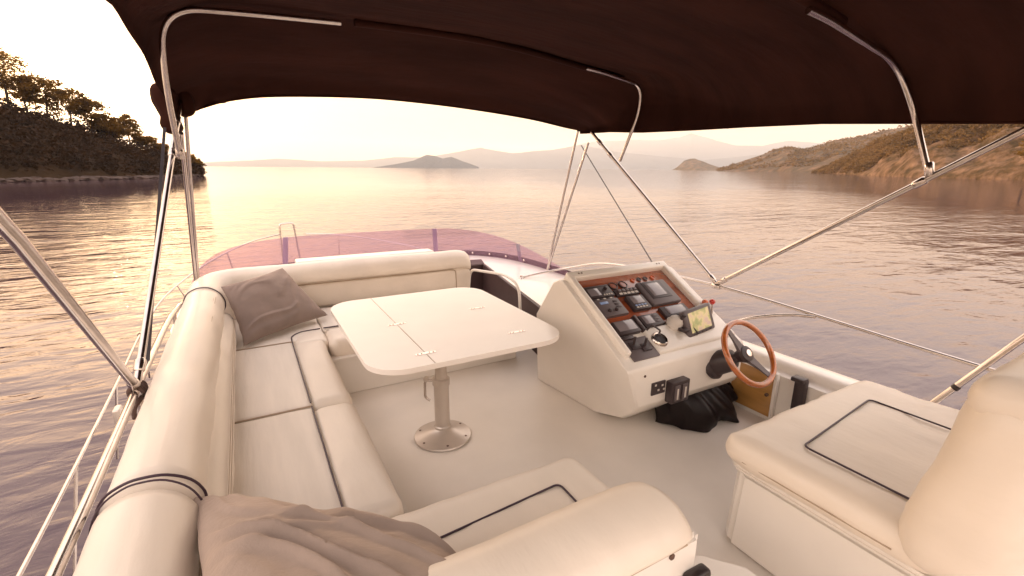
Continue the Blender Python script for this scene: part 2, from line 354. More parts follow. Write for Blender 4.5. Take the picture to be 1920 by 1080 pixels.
bm = bmesh.new(); add_box(bm, (2.895, 1.425, .17), (2.94, 1.495, .385), None, .01); sharp(link('plate', bm, M['plastic'], bk))
bm = bmesh.new(); add_box(bm, (2.875, 1.43, .365), (2.94, 1.51, .395), None, .008); sharp(link('clamp', bm, M['plastic'], bk))
bm = bmesh.new(); add_box(bm, (2.875, 1.41, .155), (2.94, 1.485, .185), None, .008); sharp(link('clamp', bm, M['plastic'], bk))
under(bk)

# ------------------------------------------------------------------ U-shaped sofa
sofa = thing('corner_sofa', 'cream vinyl U-shaped sofa with dark piping along the port side', 'sofa', (-.2, 2.5, 0))
bm = bmesh.new()
add_poly_prism(bm, [(-.45, .45), (1.18, .45), (1.18, 1.46), (.42, 1.46), (.40, 3.40), (1.98, 3.40), (1.98, 4.78), (-.2, 4.78), (-.45, 4.5)], .004, .30)
es = [e for e in bm.edges if all(v.co.z > .2 for v in e.verts) or (abs(e.verts[0].co.z-e.verts[1].co.z) > .2)]
bmesh.ops.bevel(bm, geom=es, offset=.02, segments=3, affect='EDGES')
sharp(link('base', bm, M['gelcoat'], sofa), 30)
Z0, Z1 = .295, .425
def seat(x0, y0, x1, y1, split, seed, axis='x'):
    """seat cushion = flat panel + front roll, with a navy piping line between them"""
    if axis == 'x':
        p = pad('seat_cushion', (x0, y0, Z0), (split+.012, y1, Z1), .022, M['vinyl_panel'], sofa, .004, .004, seed=seed)
        pad('front_roll', (split-.012, y0+.003, Z0-.04), (x1, y1-.003, Z1+.004), .062, M['vinyl'], p, .004, .005, seed=seed+9)
        tube('piping', [(split, y0+.02+(y1-y0-.04)*i/14, Z1+.007+.002*math.sin(i)) for i in range(15)], .0042, M['piping'], p, seg=8)
    else:
        p = pad('seat_cushion', (x0, split-.012, Z0), (x1, y1, Z1), .022, M['vinyl_panel'], sofa, .004, .004, seed=seed)
        pad('front_roll', (x0+.003, y0, Z0-.04), (x1-.003, split+.012, Z1+.004), .062, M['vinyl'], p, .004, .005, seed=seed+9)
    return p
seat(-.20, 1.505, .405, 2.476, .188, 1)
seat(-.20, 2.486, .405, 3.555, .188, 2)
p3 = pad('seat_cushion', (-.20, 3.565, Z0), (.42, 4.36, Z1), .022, M['vinyl_panel'], sofa, .003, .004, seed=3)
tube('piping', smooth_path([(.19, 3.575, Z1+.004), (.20, 3.66, Z1+.006), (.27, 3.735, Z1+.006), (.405, 3.75, Z1+.006)]), .0042, M['piping'], p3, seg=8)
p4 = seat(.425, 3.43, 1.97, 4.36, 3.745, 4, 'y')
tube('piping', [(.43+i*.1, 3.75, Z1+.006) for i in range(16)], .005, M['piping'], p4, seg=8)
pad('corner_roll', (.19, 3.48, Z0-.03), (.435, 3.76, Z1+.003), .06, M['vinyl'], p4, .0, .004, seed=12)
# tan welt between port cushions
tube('welt', [(-.17+.36*i/8, 2.481, Z1-.002) for i in range(9)], .0045, M['tanline'], sofa, seg=6)
tube('welt', [(-.17+.36*i/8, 3.560, Z1-.002) for i in range(9)], .004, M['tanline'], sofa, seg=6)
# aft bench: big cushion with inset panel
p5 = pad('seat_cushion', (-.20, .80, Z0-.04), (1.17, 1.50, Z1+.002), .07, M['vinyl'], sofa, .008, .006, seed=5)
tube('piping', round_path([(.30, .98, Z1+.009), (.36, 1.27, Z1+.009), (.965, 1.315, Z1+.010), (.955, .95, Z1+.010)], .03), .0042, M['piping'], p5, seg=8)
tube('piping', smooth_path([(.12, 1.505, Z1-.01), (.19, 1.50, Z1-.004), (.24, 1.47, Z1+.004), (.26, 1.40, Z1+.008)]), .005, M['piping'], p5, seg=8)
# backrests: profile swept on a path
def roll_prof(w, h, pad_in=.05):
    # (across, up): positive across = towards the seat
    P = [(-w, .0), (-w-.005, h*.45), (-w*.98, h*.72), (-w*.75, h*.9), (-w*.35, h*.985), (0, h), (w*.4, h*.975), (w*.78, h*.88), (w*.98, h*.74), (w*.96, h*.62), (w*.86, h*.55),
         (w*.90+pad_in*.5, h*.52), (w+pad_in*.85, h*.44), (w+pad_in, h*.3), (w+pad_in*.9, h*.1), (w+pad_in*.6, 0)]
    return [(a, b) for a, b in P]
def backrest(path, prof, z, name='backrest_cushion', seed=0, wr=.006, caps=(.03, .03), parent=sofa, lean=0.):
    bm = bmesh.new(); k = len(path); rows = []; total = sum((path[i+1]-path[i]).length for i in range(k-1)); s = 0
    # densify profile
    pr = [p[:2] for p in smooth_path([(a, b, 0) for a, b in prof], 3)]
    for i in range(k):
        t = (path[min(i+1, k-1)]-path[max(i-1, 0)]); t.z = 0; t.normalize(); nrm = Vector((t.y, -t.x, 0))   # right-hand side = seat side
        if i: s += (path[i]-path[i-1]).length
        f = 1.
        e0, e1 = s, total-s
        for e, c in ((e0, caps[0]), (e1, caps[1])):
            if c and e < c: f = min(f, .86+.14*math.sqrt(max(0, 1-(1-e/c)**2)))
        row = []
        for a, b in pr:
            q = path[i]+nrm*(a*f+lean*b)+Vector((0, 0, z+b*(1-(1-f)*.8)))
            q += nrm*wr*fbm(q+Vector((seed, 0, 0)), 4)+Vector((0, 0, wr*.8*fbm(q+Vector((0, seed+5, 0)), 3.3)))
            row.append(bm.verts.new(q))
        rows.append(row)
    for A, B in zip(rows, rows[1:]):
        for j in range(len(pr)-1): bm.faces.new((A[j], B[j], B[j+1], A[j+1]))
        bm.faces.new((A[-1], B[-1], B[0], A[0]))
    bm.faces.new(rows[0]); bm.faces.new(rows[-1][::-1]); bmesh.ops.recalc_face_normals(bm, faces=bm.faces)
    o = link(name, bm, M['vinyl'], parent); sharp(o, 60); return o
def dens(P, step=.03):
    out = [P[0]]
    for a, b in zip(P, P[1:]):
        n = max(1, int((b-a).length/step))
        for i in range(1, n+1): out.append(a.lerp(b, i/n))
    return out
def span(path, f):      # part of the path where f holds
    return [p for p in path if f(p)]
PR = roll_prof(.125, .40, .045)
port = dens([Vector((-.325, .75, 0)), Vector((-.325, 1.445, 0))], .03)
# path runs aft->forward on the port side, the seat is to its right
b1 = backrest(dens([Vector((-.325, .50, 0)), Vector((-.325, 1.435, 0))]), PR, .42, seed=1)
b2 = backrest(dens([Vector((-.325, 1.47, 0)), Vector((-.325, 3.83, 0))]), PR, .42, seed=2)
cor = dens([Vector(p) for p in round_path([(-.325, 3.855, 0), (-.325, 4.50, 0), (.30, 4.50, 0)], .42, 14)]+[Vector((.6, 4.52, 0)), Vector((1.99, 4.50, 0))])
PF = [(-.13, 0), (-.135, .18), (-.13, .28), (-.10, .355), (-.05, .39), (0, .40), (.05, .392), (.10, .35), (.125, .29), (.125, .245), (.095, .225), (.088, .215), (.10, .20), (.105, .12), (.10, .02), (.09, 0)]
b3 = backrest(cor, PF, .42, seed=3, caps=(.03, .14))
# piping rings where the port cushions meet
def ring(path_pt, t, prof, z, parent, m='piping', r=.004, grow=.004, upto=12, dy=0., drop=0.):
    t = Vector(t).normalized(); nrm = Vector((t.y, -t.x, 0)); P = []
    pr = smooth_path([(a, b, 0) for a, b in prof], 4)
    n0 = 4*1; n1 = 4*upto
    for p in pr[n0:n1]:
        a, b = p[0], p[1]; c = Vector((0, .22)); v = (Vector((a, b))-c); v = v.normalized()*grow
        P.append(Vector(path_pt)+nrm*(a+v.x)+Vector((0, 0, z+b+v.y-drop))+t*dy*math.sin(math.pi*min(1, max(0, (b-.1)/.3))))
    return tube('piping', P, r, M[m], parent, seg=8)
ring((-.325, 1.462, 0), (0, 1, 0), PR, .42, b2, upto=10, dy=.03)
ring((-.325, 1.440, 0), (0, 1, 0), PR, .42, b1, upto=10, dy=-.012, r=.003)
ring((-.325, 3.842, 0), (0, 1, 0), PR, .42, b3, upto=10, r=.004)
# seam lines along the inside of the port roll and the front roll
for dx, zz in ((.075, .79), (.085, .783)):
    tube('seam', [(-.325+dx, 1.50+.1*i, zz+.002*math.sin(i*1.3)) for i in range(23)], .0014, M['tanline'], b2, seg=5)
for dx, zz in ((.176, .60), (.171, .612)):
    tube('seam', [(-.325+dx, 1.50+.1*i, zz-.01+.002*math.sin(i)) for i in range(23)], .0014, M['tanline'], b2, seg=5)
tube('seam', [(.15+.1*i, 4.405, .64) for i in range(17)]+[(1.80, 4.402, .635), (1.82, 4.398, .62), (1.825, 4.396, .5), (1.825, 4.40, .43)], .005, M['tanline'], b3, seg=6)
# white shell behind the front backrest
pad('backrest_shell', (.35, 4.56, .3), (1.66, 4.74, .822), .02, M['gelcoat'], sofa, 0, 0)
# aft backrest, between the camera and the bench: rounded bolster on a moulded back panel
PA = [(-.10, 0), (-.115, .05), (-.112, .11), (-.09, .16), (-.045, .195), (.01, .203), (.07, .19), (.11, .15), (.125, .08), (.12, -.02), (.11, -.2)]
aft = dens([Vector((.945, .795, 0)), Vector((-.2, .795, 0))], .025)
b4 = backrest(aft, [(.11, -.17), (.122, -.06), (.125, .05), (.118, .12), (.095, .175), (.055, .207), (.0, .22), (-.06, .213), (-.105, .192), (-.132, .165), (-.138, .145), (-.125, .13), (-.10, .12), (-.10, -.17)], .566, seed=7, caps=(.11, .02), wr=.005)
b4.name = 'backrest_cushion'
bm = bmesh.new(); add_poly_prism(bm, [(-.44, .668), (.965, .668), (.98, .70), (.98, .86), (-.44, .86)], .28, .706)
bmesh.ops.bevel(bm, geom=[e for e in bm.edges], offset=.015, segments=3, affect='EDGES'); bp_ = sharp(link('back_panel', bm, M['gelcoat'], sofa), 40)
tube('seam', [(.55+.04*i, .666, .696) for i in range(10)], .003, M['tanline'], bp_, seg=6)
lathe('snap', [(.009, 0), (.009, .004), (.004, .007), (0, .007)], (.856, .668, .683), M['screw'], bp_, (0, -1, 0), 14)
bm = bmesh.new(); add_box(bm, (.905, .632, .53), (.985, .670, .61), None, .012, 3); sharp(link('latch', bm, M['blackvinyl'], bp_))
bm = bmesh.new(); add_poly_prism(bm, [(.4, .30), (1.30, .30), (1.30, .72), (1.20, .82), (1.12, .88), (.4, .88)], .10, .395)
bmesh.ops.bevel(bm, geom=[e for e in bm.edges], offset=.012, segments=3, affect='EDGES'); sharp(link('step', bm, M['gelcoat'], sofa), 40)
under(sofa)

# ------------------------------------------------------------------ pillows
def pillow(name, c, T, m, seed, label, folds=.012, pinch=.10, fs=3.0):
    A, B, C, D = [Vector(p) for p in c]; n = ((B-A).cross(D-A)).normalized(); G = 90
    bm = bmesh.new(); lay = []
    for s in (1, -1):
        g = []
        for i in range(G+1):
            row = []
            for j in range(G+1):
                u, v = i/G, j/G; U, V = 2*u-1, 2*v-1
                # edges bow inwards between the pointed corners
                uu = .5+U*.5*(1-pinch*(1-V*V)); vv = .5+V*.5*(1-pinch*(1-U*U))
                p = A*(1-uu)*(1-vv)+B*uu*(1-vv)+C*uu*vv+D*(1-uu)*vv
                h = max(0, (1-U*U)*(1-V*V))**.42*T
                edge = max(0, (1-U**6)*(1-V**6))
                a_, b_ = u*.86+v*.5, v*.86-u*.5; wp = noise.noise(Vector((u*2+seed, v*2, 9)))*.35
                f1 = noise.noise(Vector((a_*fs*.22+seed, (b_+wp)*fs*1.25, seed))); f2 = noise.noise(Vector(((b_+wp)*fs*.35+seed, (a_-wp)*fs*.8, seed+4)))
                rd = lambda t: math.exp(-(t*5.5)**2)
                disp = folds*edge*(rd(f1)*1.0+rd(f2)*.55+f1*.8-.35)+folds*.10*edge*noise.noise(Vector((u*11, v*11, seed)))
                if s < 0: disp *= .4
                if s < 0 and (i in (0, G) or j in (0, G)): row.append(lay[0][i][j]); continue
                wob = .004*fbm((u*5+seed, v*7, 0), 1, 2)
                row.append(bm.verts.new(p+n*(s*h+disp)+(B-A).normalized()*wob+(D-A).normalized()*wob))
            g.append(row)
        lay.append(g)
        for i in range(G):
            for j in range(G):
                q = (g[i][j], g[i+1][j], g[i+1][j+1], g[i][j+1]); bm.faces.new(q if s > 0 else q[::-1])
    o = link(name, bm, m); tag(o, label, 'pillow', 'taupe throw pillows on the sofa')
    # seam round the edge
    return o
# far pillow leans in the forward port corner
pillow('throw_pillow', [(-.115, 3.56, .445), (.50, 3.98, .46), (.22, 4.30, .83), (-.215, 3.93, .80)], .085, M['pillow2'], 2.3,
       'smooth taupe pillow leaning in the far corner of the sofa behind the table', .017, .08)
pillow('throw_pillow', [(-.155, .66, .86), (-.235, 1.50, .70), (.40, 1.13, .53), (.42, .70, .70)][::-1], .10, M['pillow'], 5.1,
       'large crumpled taupe pillow at the near left end of the sofa', .024, .06, 3.6)

# ------------------------------------------------------------------ table
tb_ = thing('cockpit_table', 'cream folding table with rounded corners on a round metal pedestal', 'table', (.93, 2.52, 0))
def rrect(x0, y0, x1, y1, r, n=10):
    out = []
    for cx, cy, a in ((x1-r, y1-r, 0), (x0+r, y1-r, 90), (x0+r, y0+r, 180), (x1-r, y0+r, 270)):
        for k in range(n+1): out.append((cx+r*math.cos(R(a+90*k/n)), cy+r*math.sin(R(a+90*k/n))))
    return out
bm = bmesh.new(); add_poly_prism(bm, rrect(.435, 2.09, 1.59, 3.47, .19), .672, .70)
bmesh.ops.bevel(bm, geom=[e for e in bm.edges if abs(e.verts[0].co.z-e.verts[1].co.z) < 1e-4], offset=.007, segments=3, affect='EDGES')
top_ = sharp(link('tabletop', bm, M['table'], tb_), 30)
bm = bmesh.new(); add_box(bm, (.7445, 2.096, .7002), (.7475, 3.464, .7012)); link('leaf_joint', bm, M['tanline'], top_)
for hx, hy, rot in ((.746, 2.78, 0), (.746, 2.24, 0), (1.335, 2.30, 0), (1.34, 2.86, 0)):
    bm = bmesh.new(); add_box(bm, (hx-.055, hy-.012, .7012), (hx+.055, hy+.012, .7022), None, 0)
    h_ = link('hinge', bm, M['bright'], top_, False)
    for k in (-.042, -.022, .022, .042): screw(h_, (hx+k, hy, .7022), r=.003)
P0 = (.93, 2.52, 0)
base_ = lathe('base_plate', [(.178, .004), (.180, .010), (.176, .017), (.13, .030), (.085, .048), (.062, .062), (.052, .072), (0, .072)], P0, M['alu'], tb_, seg=48)
for k in range(6):
    a = R(20+60*k); screw(base_, (P0[0]+.150*math.cos(a), P0[1]+.150*math.sin(a), .0235), r=.008)
bm = bmesh.new(); q = Matrix.Translation(P0)
add_lathe(bm, [(.053, .068), (.053, .082), (.0465, .09), (.0465, .36)], q, 36); sharp(link('post', bm, M['alu'], tb_))
lathe('collar', [(.047, .36), (.0535, .363), (.0535, .40), (.047, .405), (.037, .406)], P0, M['alu'], tb_, seg=36)
lathe('inner_post', [(.036, .404), (.036, .668)], P0, M['alu'], tb_, seg=30)
lathe('top_flange', [(.036, .60), (.06, .63), (.12, .65), (.15, .664), (.15, .671)], P0, M['alu'], tb_, seg=36)
# clamp lever on the left of the collar
ld_ = (RT*-1); ld_.z = 0; ld_.normalize(); c0 = Vector(P0)+Vector((0, 0, .385))
hd = tube('clamp_lever', round_path([c0+ld_*.05, c0+ld_*.10, c0+ld_*.102-Vector((0, 0, .115)), c0+ld_*.072-Vector((0, 0, .135))], .025), .008, M['steel'], tb_, seg=10)
lathe('knob', [(0, -.004), (.016, -.002), (.016, .018), (.010, .024), (0, .024)], c0+ld_*.092, M['alu'], hd, seg=18)
under(tb_)

# ------------------------------------------------------------------ helm console
con = thing('helm_console', 'white helm console with a wooden instrument panel and steering wheel', 'console', (2.3, 2.4, 0))
TOPY, BOTY, TOPZ, BOTZ = 2.47, 1.83, .905, .545
sl_ = Vector((0, BOTY-TOPY, BOTZ-TOPZ)); SLEN = sl_.length; sl_.normalize(); pn = Vector((1, 0, 0)).cross(sl_)*-1
if pn.z < 0: pn = -pn
PO = Vector((0, 2.44, .888))
def PP(x, s, h=0.): return Vector((x, 0, 0))+PO+Vector((0, -.6, -.35)).normalized()*s+Vector((0, -.504, .864)).normalized()*h*1.0
PM = frame(PO, (1, 0, 0), (0, .6, .35))          # local x across, local y up the slope, z out of the panel
# body: side profile (y,z) lofted between port (x0) and starboard (x1), with the foot drawn in
def prof_body(drop=0.): return [(2.95, 0.002), (2.30, 0.002), (1.98, .12), (1.83, .25), (1.80, .30), (1.80, .525), (1.81, .545), (1.835, .558), (2.44, .915), (2.47, .93), (2.52, .93), (2.58, .90), (2.78, .62)]
bm = bmesh.new(); rows = []
xs = [(1.775, .18), (1.78, .10), (1.80, .0), (1.9, 0), (2.2, 0), (2.5, 0), (2.68, 0), (2.76, 0), (2.80, .06)]
for x, ins in xs:
    row = []
    for y, z in prof_body():
        cy, cz = 2.3, .45; k = 1-ins*.10
        xx = x
        if x < 2.2: xx = x+.22*max(0, (.5-z))/.5*(.9 if y < 2.5 else .6)+.02*max(0, z-.6)
        row.append(bm.verts.new((xx, cy+(y-cy)*k, max(.002, cz+(z-cz)*(k if z > .1 else 1)))))
    rows.append(row)
npf = len(rows[0])
for A, B in zip(rows, rows[1:]):
    for j in range(npf):
        if j == 7 and xs[rows.index(A)][0] >= 1.80 and xs[rows.index(A)][0] < 2.68: pass
        bm.faces.new((A[j], A[(j+1) % npf], B[(j+1) % npf], B[j]))
bm.faces.new(rows[0]); bm.faces.new(rows[-1][::-1]); bmesh.ops.recalc_face_normals(bm, faces=bm.faces)
body = link('console_body', bm, M['gelcoat'], con)
bmod = body.modifiers.new('bevel', 'BEVEL'); bmod.width = .02; bmod.segments = 3; bmod.limit_method = 'ANGLE'; bmod.angle_limit = R(30)
sharp(body, 40)
# raised rim round the instrument panel: outer frame standing proud of the wooden panel
bm = bmesh.new()
def slab(bm, x0, x1, s0, s1, h0, h1, bev=.006, seg=2): return add_box(bm, (x0, -s1, h0), (x1, -s0, h1), PM, bev, seg)
slab(bm, 1.815, 1.857, -.035, .635, .0, .066, .014, 3)
slab(bm, 2.665, 2.72, -.035, .44, .0, .066, .014, 3)
slab(bm, 1.815, 2.72, -.085, -.02, .0, .066, .014, 3)
sharp(link('panel_rim', bm, M['gelcoat'], con), 40)
bm = bmesh.new(); slab(bm, 1.856, 2.667, -.022, .455, .012, .024, .002); panel = sharp(link('wooden_panel', bm, M['wood'], con))
def dev(name, x0, s0, x1, s1, h, m='plastic', parent=None, bev=.006):
    bm = bmesh.new(); slab(bm, x0, x1, s0, s1, .024, .024+h, bev); return sharp(link(name, bm, M[m], parent or con))
def face(name, x0, s0, x1, s1, h, m, parent, bev=.0015, t=.002):
    bm = bmesh.new(); slab(bm, x0, x1, s0, s1, .024+h+.0005, .024+h+t, bev); return sharp(link(name, bm, M[m], parent))
def dial(parent, x, s, h, r, m='plastic', hh=.014):
    return lathe('knob', [(r, 0), (r*.9, hh), (r*.6, hh+.002), (0, hh+.002)], PP(x, s, .024+h), M[m], parent, pn, 16)
# radio top left
d = dev('radio', 1.870, .062, 2.075, .165, .022); face('display', 1.882, .085, 1.97, .15, .022, 'screen', d); dial(d, 2.03, .10, .022, .014)
for k in range(4): face('button', 1.985+k*.02, .145, 1.998+k*.02, .155, .022, 'label', d)
face('bezel', 1.874, .064, 2.071, .072, .022, 'plasticgrey', d)
d = dev('switch_strip', 1.870, .170, 2.06, .188, .016, 'plasticgrey')
for k in range(6): face('button', 1.885+k*.027, .174, 1.902+k*.027, .184, .016, 'label' if k % 2 else 'plastic', d)
# round gauges
for x in (2.125, 2.213):
    g = lathe('gauge', [(.034, 0), (.034, .012), (.029, .014), (.027, .009), (0, .009)], PP(x, .075, .024), M['plastic'], con, pn, 28)
    lathe('dial_face', [(.0262, 0), (0, .0005)], PP(x, .075, .0335), M['wood'], g, pn, 24)
# small round switches top right
for x in (2.33, 2.39, 2.45, 2.52):
    lathe('push_switch', [(.019, 0), (.019, .006), (.013, .009), (.012, .004), (0, .004)], PP(x, .043, .024), M['orange' if x in (2.33, 2.52) else 'plasticgrey'], con, pn, 20)
# switch bank with pale labels
d = dev('switch_bank', 2.085, .120, 2.285, .180, .02)
for k in range(5):
    s_ = face('rocker', 2.112+k*.034, .128, 2.138+k*.034, .150, .02, 'plasticgrey', d, t=.009); face('marking', 2.112+k*.034, .155, 2.138+k*.034, .172, .02, 'label', d)
# autopilot unit
d = dev('autopilot', 1.865, .193, 2.065, .335, .028, 'plasticgrey'); face('display', 1.90, .215, 1.965, .235, .028, 'blue', d); dial(d, 1.93, .295, .028, .013); dial(d, 1.985, .295, .028, .013)
for k in range(3): face('button', 2.005, .215+k*.025, 2.04, .23+k*.025, .028, 'plastic', d)
# hooded plotter
d = dev('radar_display', 2.30, .095, 2.565, .315, .034, 'plasticgrey', bev=.012); face('hood', 2.33, .112, 2.51, .265, .034, 'plastic', d, t=.004); face('screen', 2.352, .125, 2.478, .245, .038, 'screen', d)
# handset sized unit
d = dev('echo_sounder', 2.125, .20, 2.275, .325, .03); face('screen', 2.15, .212, 2.25, .275, .03, 'screen', d)
for k in range(4):
    for j in range(2): face('button', 2.150+k*.026, .285+j*.017, 2.168+k*.026, .296+j*.017, .03, 'label' if j else 'blue', d)
d = dev('log_display', 1.878, .385, 2.05, .490, .03); face('screen', 1.888, .392, 2.035, .468, .03, 'screen', d)
d = dev('microphone', 2.062, .365, 2.085, .49, .035); face('grille', 2.065, .37, 2.082, .45, .035, 'plasticgrey', d)
d = dev('wind_display', 2.105, .372, 2.275, .470, .026); face('screen', 2.125, .385, 2.20, .45, .026, 'screen', d)
for k in range(3): face('button', 2.215, .385+k*.024, 2.255, .40+k*.024, .026, 'plasticgrey', d)
d = dev('depth_display', 2.325, .335, 2.56, .425, .026); face('screen', 2.365, .345, 2.53, .41, .026, 'screen', d)
# lower dash: moulded white shelf, throttle plate, ring bezel
bm = bmesh.new(); slab(bm, 2.07, 2.78, .465, .665, .0, .040, .02, 4)
sharp(link('lower_dash', bm, M['gelcoat'], con), 40)
bm = bmesh.new(); slab(bm, 1.862, 2.068, .515, .672, .005, .030, .004); tp = sharp(link('control_plate', bm, M['plasticgrey'], con))
for x, s in ((1.93, .565), (2.0, .59)):
    bm = bmesh.new(); slab(bm, x-.03, x+.04, s-.02, s+.035, .0302, .040, .003); bb = sharp(link('lever_base', bm, M['plastic'], tp))
    tube('lever', [PP(x, s, .04), PP(x, s-.012, .075), PP(x, s-.018, .088)], .008, M['plastic'], tp, seg=10)
bm = bmesh.new(); slab(bm, 1.875, 1.97, .50, .525, .03, .045, .004); sharp(link('cover_strip', bm, M['plastic'], tp))
lathe('ring_bezel', [(.040, 0), (.040, .014), (.046, .018), (.052, .012), (.056, 0)], PP(2.135, .575, .038), M['steel'], con, pn, 32)
lathe('gauge_well', [(.0405, .009), (.0, .009)], PP(2.135, .575, .038), M['plastic'], con, pn, 28)
tube('cable_clip', round_path([PP(2.075, .50, .06), PP(2.11, .49, .09), PP(2.145, .54, .085), PP(2.12, .56, .06)], .01), .006, M['plastic'], con, seg=8)
lathe('compass', [(.055, 0), (.056, .02), (.048, .028), (.046, .045), (.030, .064), (0, .072)], PP(2.335, .49, .038), M['label'], con, pn, 28)
# display on its bracket
br = bmesh.new(); add_box(br, (2.315, 1.885, .655), (2.36, 2.02, .675), None, .004); sharp(link('bracket_foot', br, M['plastic'], con))
c1, c2 = Vector((2.325, 1.965, .655)), Vector((2.40, 1.90, .70))
bm = bmesh.new()
for x in (2.335, 2.345): add_tube(bm, [(x, 1.99, .645), (x+.02, 1.94, .755)], .011, 8)
add_tube(bm, [(2.34, 1.99, .65), (2.45, 1.90, .625)], .012, 8); add_tube(bm, [(2.36, 1.95, .74), (2.45, 1.90, .628)], .010, 8)
sharp(link('bracket', bm, M['plastic'], con))
DM = frame((2.492, 1.935, .70), (1, .06, .10), (.0, .32, .95))
bm = bmesh.new(); add_box(bm, (-.135, -.088, -.035), (.135, .088, .012), DM, .014, 3); d = sharp(link('chart_display', bm, M['plasticgrey'], con))
bm = bmesh.new(); add_box(bm, (-.100, -.062, .0125), (.100, .068, .0135), DM); link('screen', bm, M['chart'], d, False)
bm = bmesh.new()
for k in range(5): add_box(bm, (-.09+k*.04, -.080, .0122), (-.065+k*.04, -.070, .0155), DM, .001)
link('buttons', bm, M['plastic'], d)
# shift levers with round knobs
for x, m_, y0 in ((2.70, 'orange', 2.06), (2.755, 'red', 2.045)):
    lv = tube('throttle_lever', [(x, y0-.02, .54), (x, y0-.005, .68), (x, y0, .745)], .007, M['steel'], con, seg=10)
    lathe('knob', [(0, -.022), (.012, -.018), (.022, 0), (.018, .014), (0, .022)], (x, y0, .762), M[m_], lv, seg=20, a=80)
bm = bmesh.new(); add_box(bm, (2.67, 1.98, .50), (2.79, 2.10, .565), None, .02, 3); sharp(link('lever_housing', bm, M['gelcoat'], con))
# wheel
WN = Vector((.02, -.80, .60)).normalized(); WC = Vector((2.575, 1.63, .56)); WQ = WN.to_track_quat('Z', 'Y').to_matrix().to_4x4(); WQ.translation = WC
lathe('column', [(.095, -.0), (.098, .02), (.088, .035), (.078, .04), (.074, .13), (.058, .16), (.03, .17), (.03, .20)], Vector((2.53, 1.835, .42)), M['plastic'], con, (Vector((2.575, 1.63, .55))-Vector((2.53, 1.835, .42))), 36)
wh = link('steering_wheel', (lambda b: (add_lathe(b, [(.0, .016), (.030, .015), (.048, .008), (.054, -.010), (.036, -.06)], WQ, 28), b)[1])(bmesh.new()), M['plastic'], con); sharp(wh)
rim = tube('rim', [WQ @ Vector((.198*math.cos(2*math.pi*i/64), .198*math.sin(2*math.pi*i/64), .02)) for i in range(64)], .018, M['rimwood'], wh, seg=14, closed=True)
def wheel_dir(a): return Vector((math.cos(a), math.sin(a), 0))
for a in (R(118), R(-62), R(28)):
    a += 0
    bm = bmesh.new(); d_ = wheel_dir(a); n_ = Vector((-d_.y, d_.x, 0))
    secs = [(.02, .036, -.012, .014), (.06, .026, -.006, .010), (.12, .018, .006, .006), (.190, .016, .018, .004)]
    rw = []
    for r_, hw, z, th in secs:
        rw.append([bm.verts.new(WQ @ (d_*r_+n_*sx*hw+Vector((0, 0, z+sz*th)))) for sx, sz in ((-1, -1), (1, -1), (1, 1), (-1, 1))])
    for A, B in zip(rw, rw[1:]):
        for j in range(4): bm.faces.new((A[j], A[(j+1) % 4], B[(j+1) % 4], B[j]))
    bm.faces.new(rw[0][::-1]); bm.faces.new(rw[-1]); bmesh.ops.recalc_face_normals(bm, faces=bm.faces)
    if a != R(28): sharp(link('spoke', bm, M['plasticgrey'], wh))
    else: bm.free()
lathe('horn_button', [(.022, .0), (.022, .006), (.012, .009), (0, .009)], WQ @ Vector((0, 0, .016)), M['bright'], wh, WN, 24)
# plates on the aft face
bm = bmesh.new(); add_box(bm, (1.965, 1.792, .352), (2.075, 1.803, .432), None, .003); d = sharp(link('engine_panel', bm, M['plastic'], con))
for x, z in ((1.985, .41), (2.01, .375), (2.04, .40), (2.055, .372)):
    bm = bmesh.new(); add_box(bm, (x, 1.7885, z), (x+.014, 1.792, z+.012), None, .001); link('marking', bm, M['label'], d)
bm = bmesh.new(); add_box(bm, (2.085, 1.745, .285), (2.235, 1.801, .425), None, .008); d = sharp(link('trim_control', bm, M['plastic'], con))
for x in (2.125, 2.19):
    bm = bmesh.new(); add_box(bm, (x-.022, 1.738, .305), (x+.022, 1.745, .405), None, .003); s_ = sharp(link('switch', bm, M['plasticgrey'], d))
    bm = bmesh.new(); add_box(bm, (x-.006, 1.7355, .315), (x+.006, 1.738, .385), None, .001); link('marking', bm, M['label'], s_)
lathe('plug', [(.008, 0), (.008, .003), (0, .004)], (1.905, 1.7995, .49), M['screw'], con, (0, -1, 0), 12)
screw(con, PP(1.90, -.052, .066), pn); screw(con, PP(1.925, -.052, .066), pn); screw(con, PP(2.62, -.052, .066), pn); screw(con, PP(2.645, -.052, .066), pn)
under(con)
# black vinyl cover hanging beneath the dash
bm = bmesh.new(); NU, NV = 44, 22; g = []
for i in range(NU+1):
    u = i/NU; row = []
    topx = 2.12+.62*u; topy = 1.95-.02*u; topz = .27+.03*u
    ang = math.pi*(.98-.96*u)
    fold = .030*math.sin(u*23)+.02*math.sin(u*11+1)+.014*math.sin(u*47)
    bx = 2.63+.38*math.cos(ang)+(.06 if u > .8 else 0)*0; by = 2.01-(.22+.10*math.sin(u*6.5)+fold)*math.sin(ang)-.10*math.exp(-((u-.62)/.16)**2)
    for j in range(NV+1):
        v = j/NV; s_ = v**.8
        x = topx+(bx-topx)*s_+.012*math.sin(u*30+v*4)*v; y = topy+(by-topy)*s_-(.07+.02*math.sin(u*18))*math.sin(math.pi*v)*(1 if u > .25 else .3); y += .016*math.sin(u*41+v*3)*math.sin(math.pi*min(1, v*1.1)); z = topz*(1-v)**1.15+.006+.012*v*max(0, math.sin(u*17))
        row.append(bm.verts.new((x, y, z)))
    g.append(row)
for i in range(NU):
    for j in range(NV): bm.faces.new((g[i][j], g[i+1][j], g[i+1][j+1], g[i][j+1]))
bmesh.ops.solidify(bm, geom=bm.faces[:], thickness=.004); bmesh.ops.recalc_face_normals(bm, faces=bm.faces)
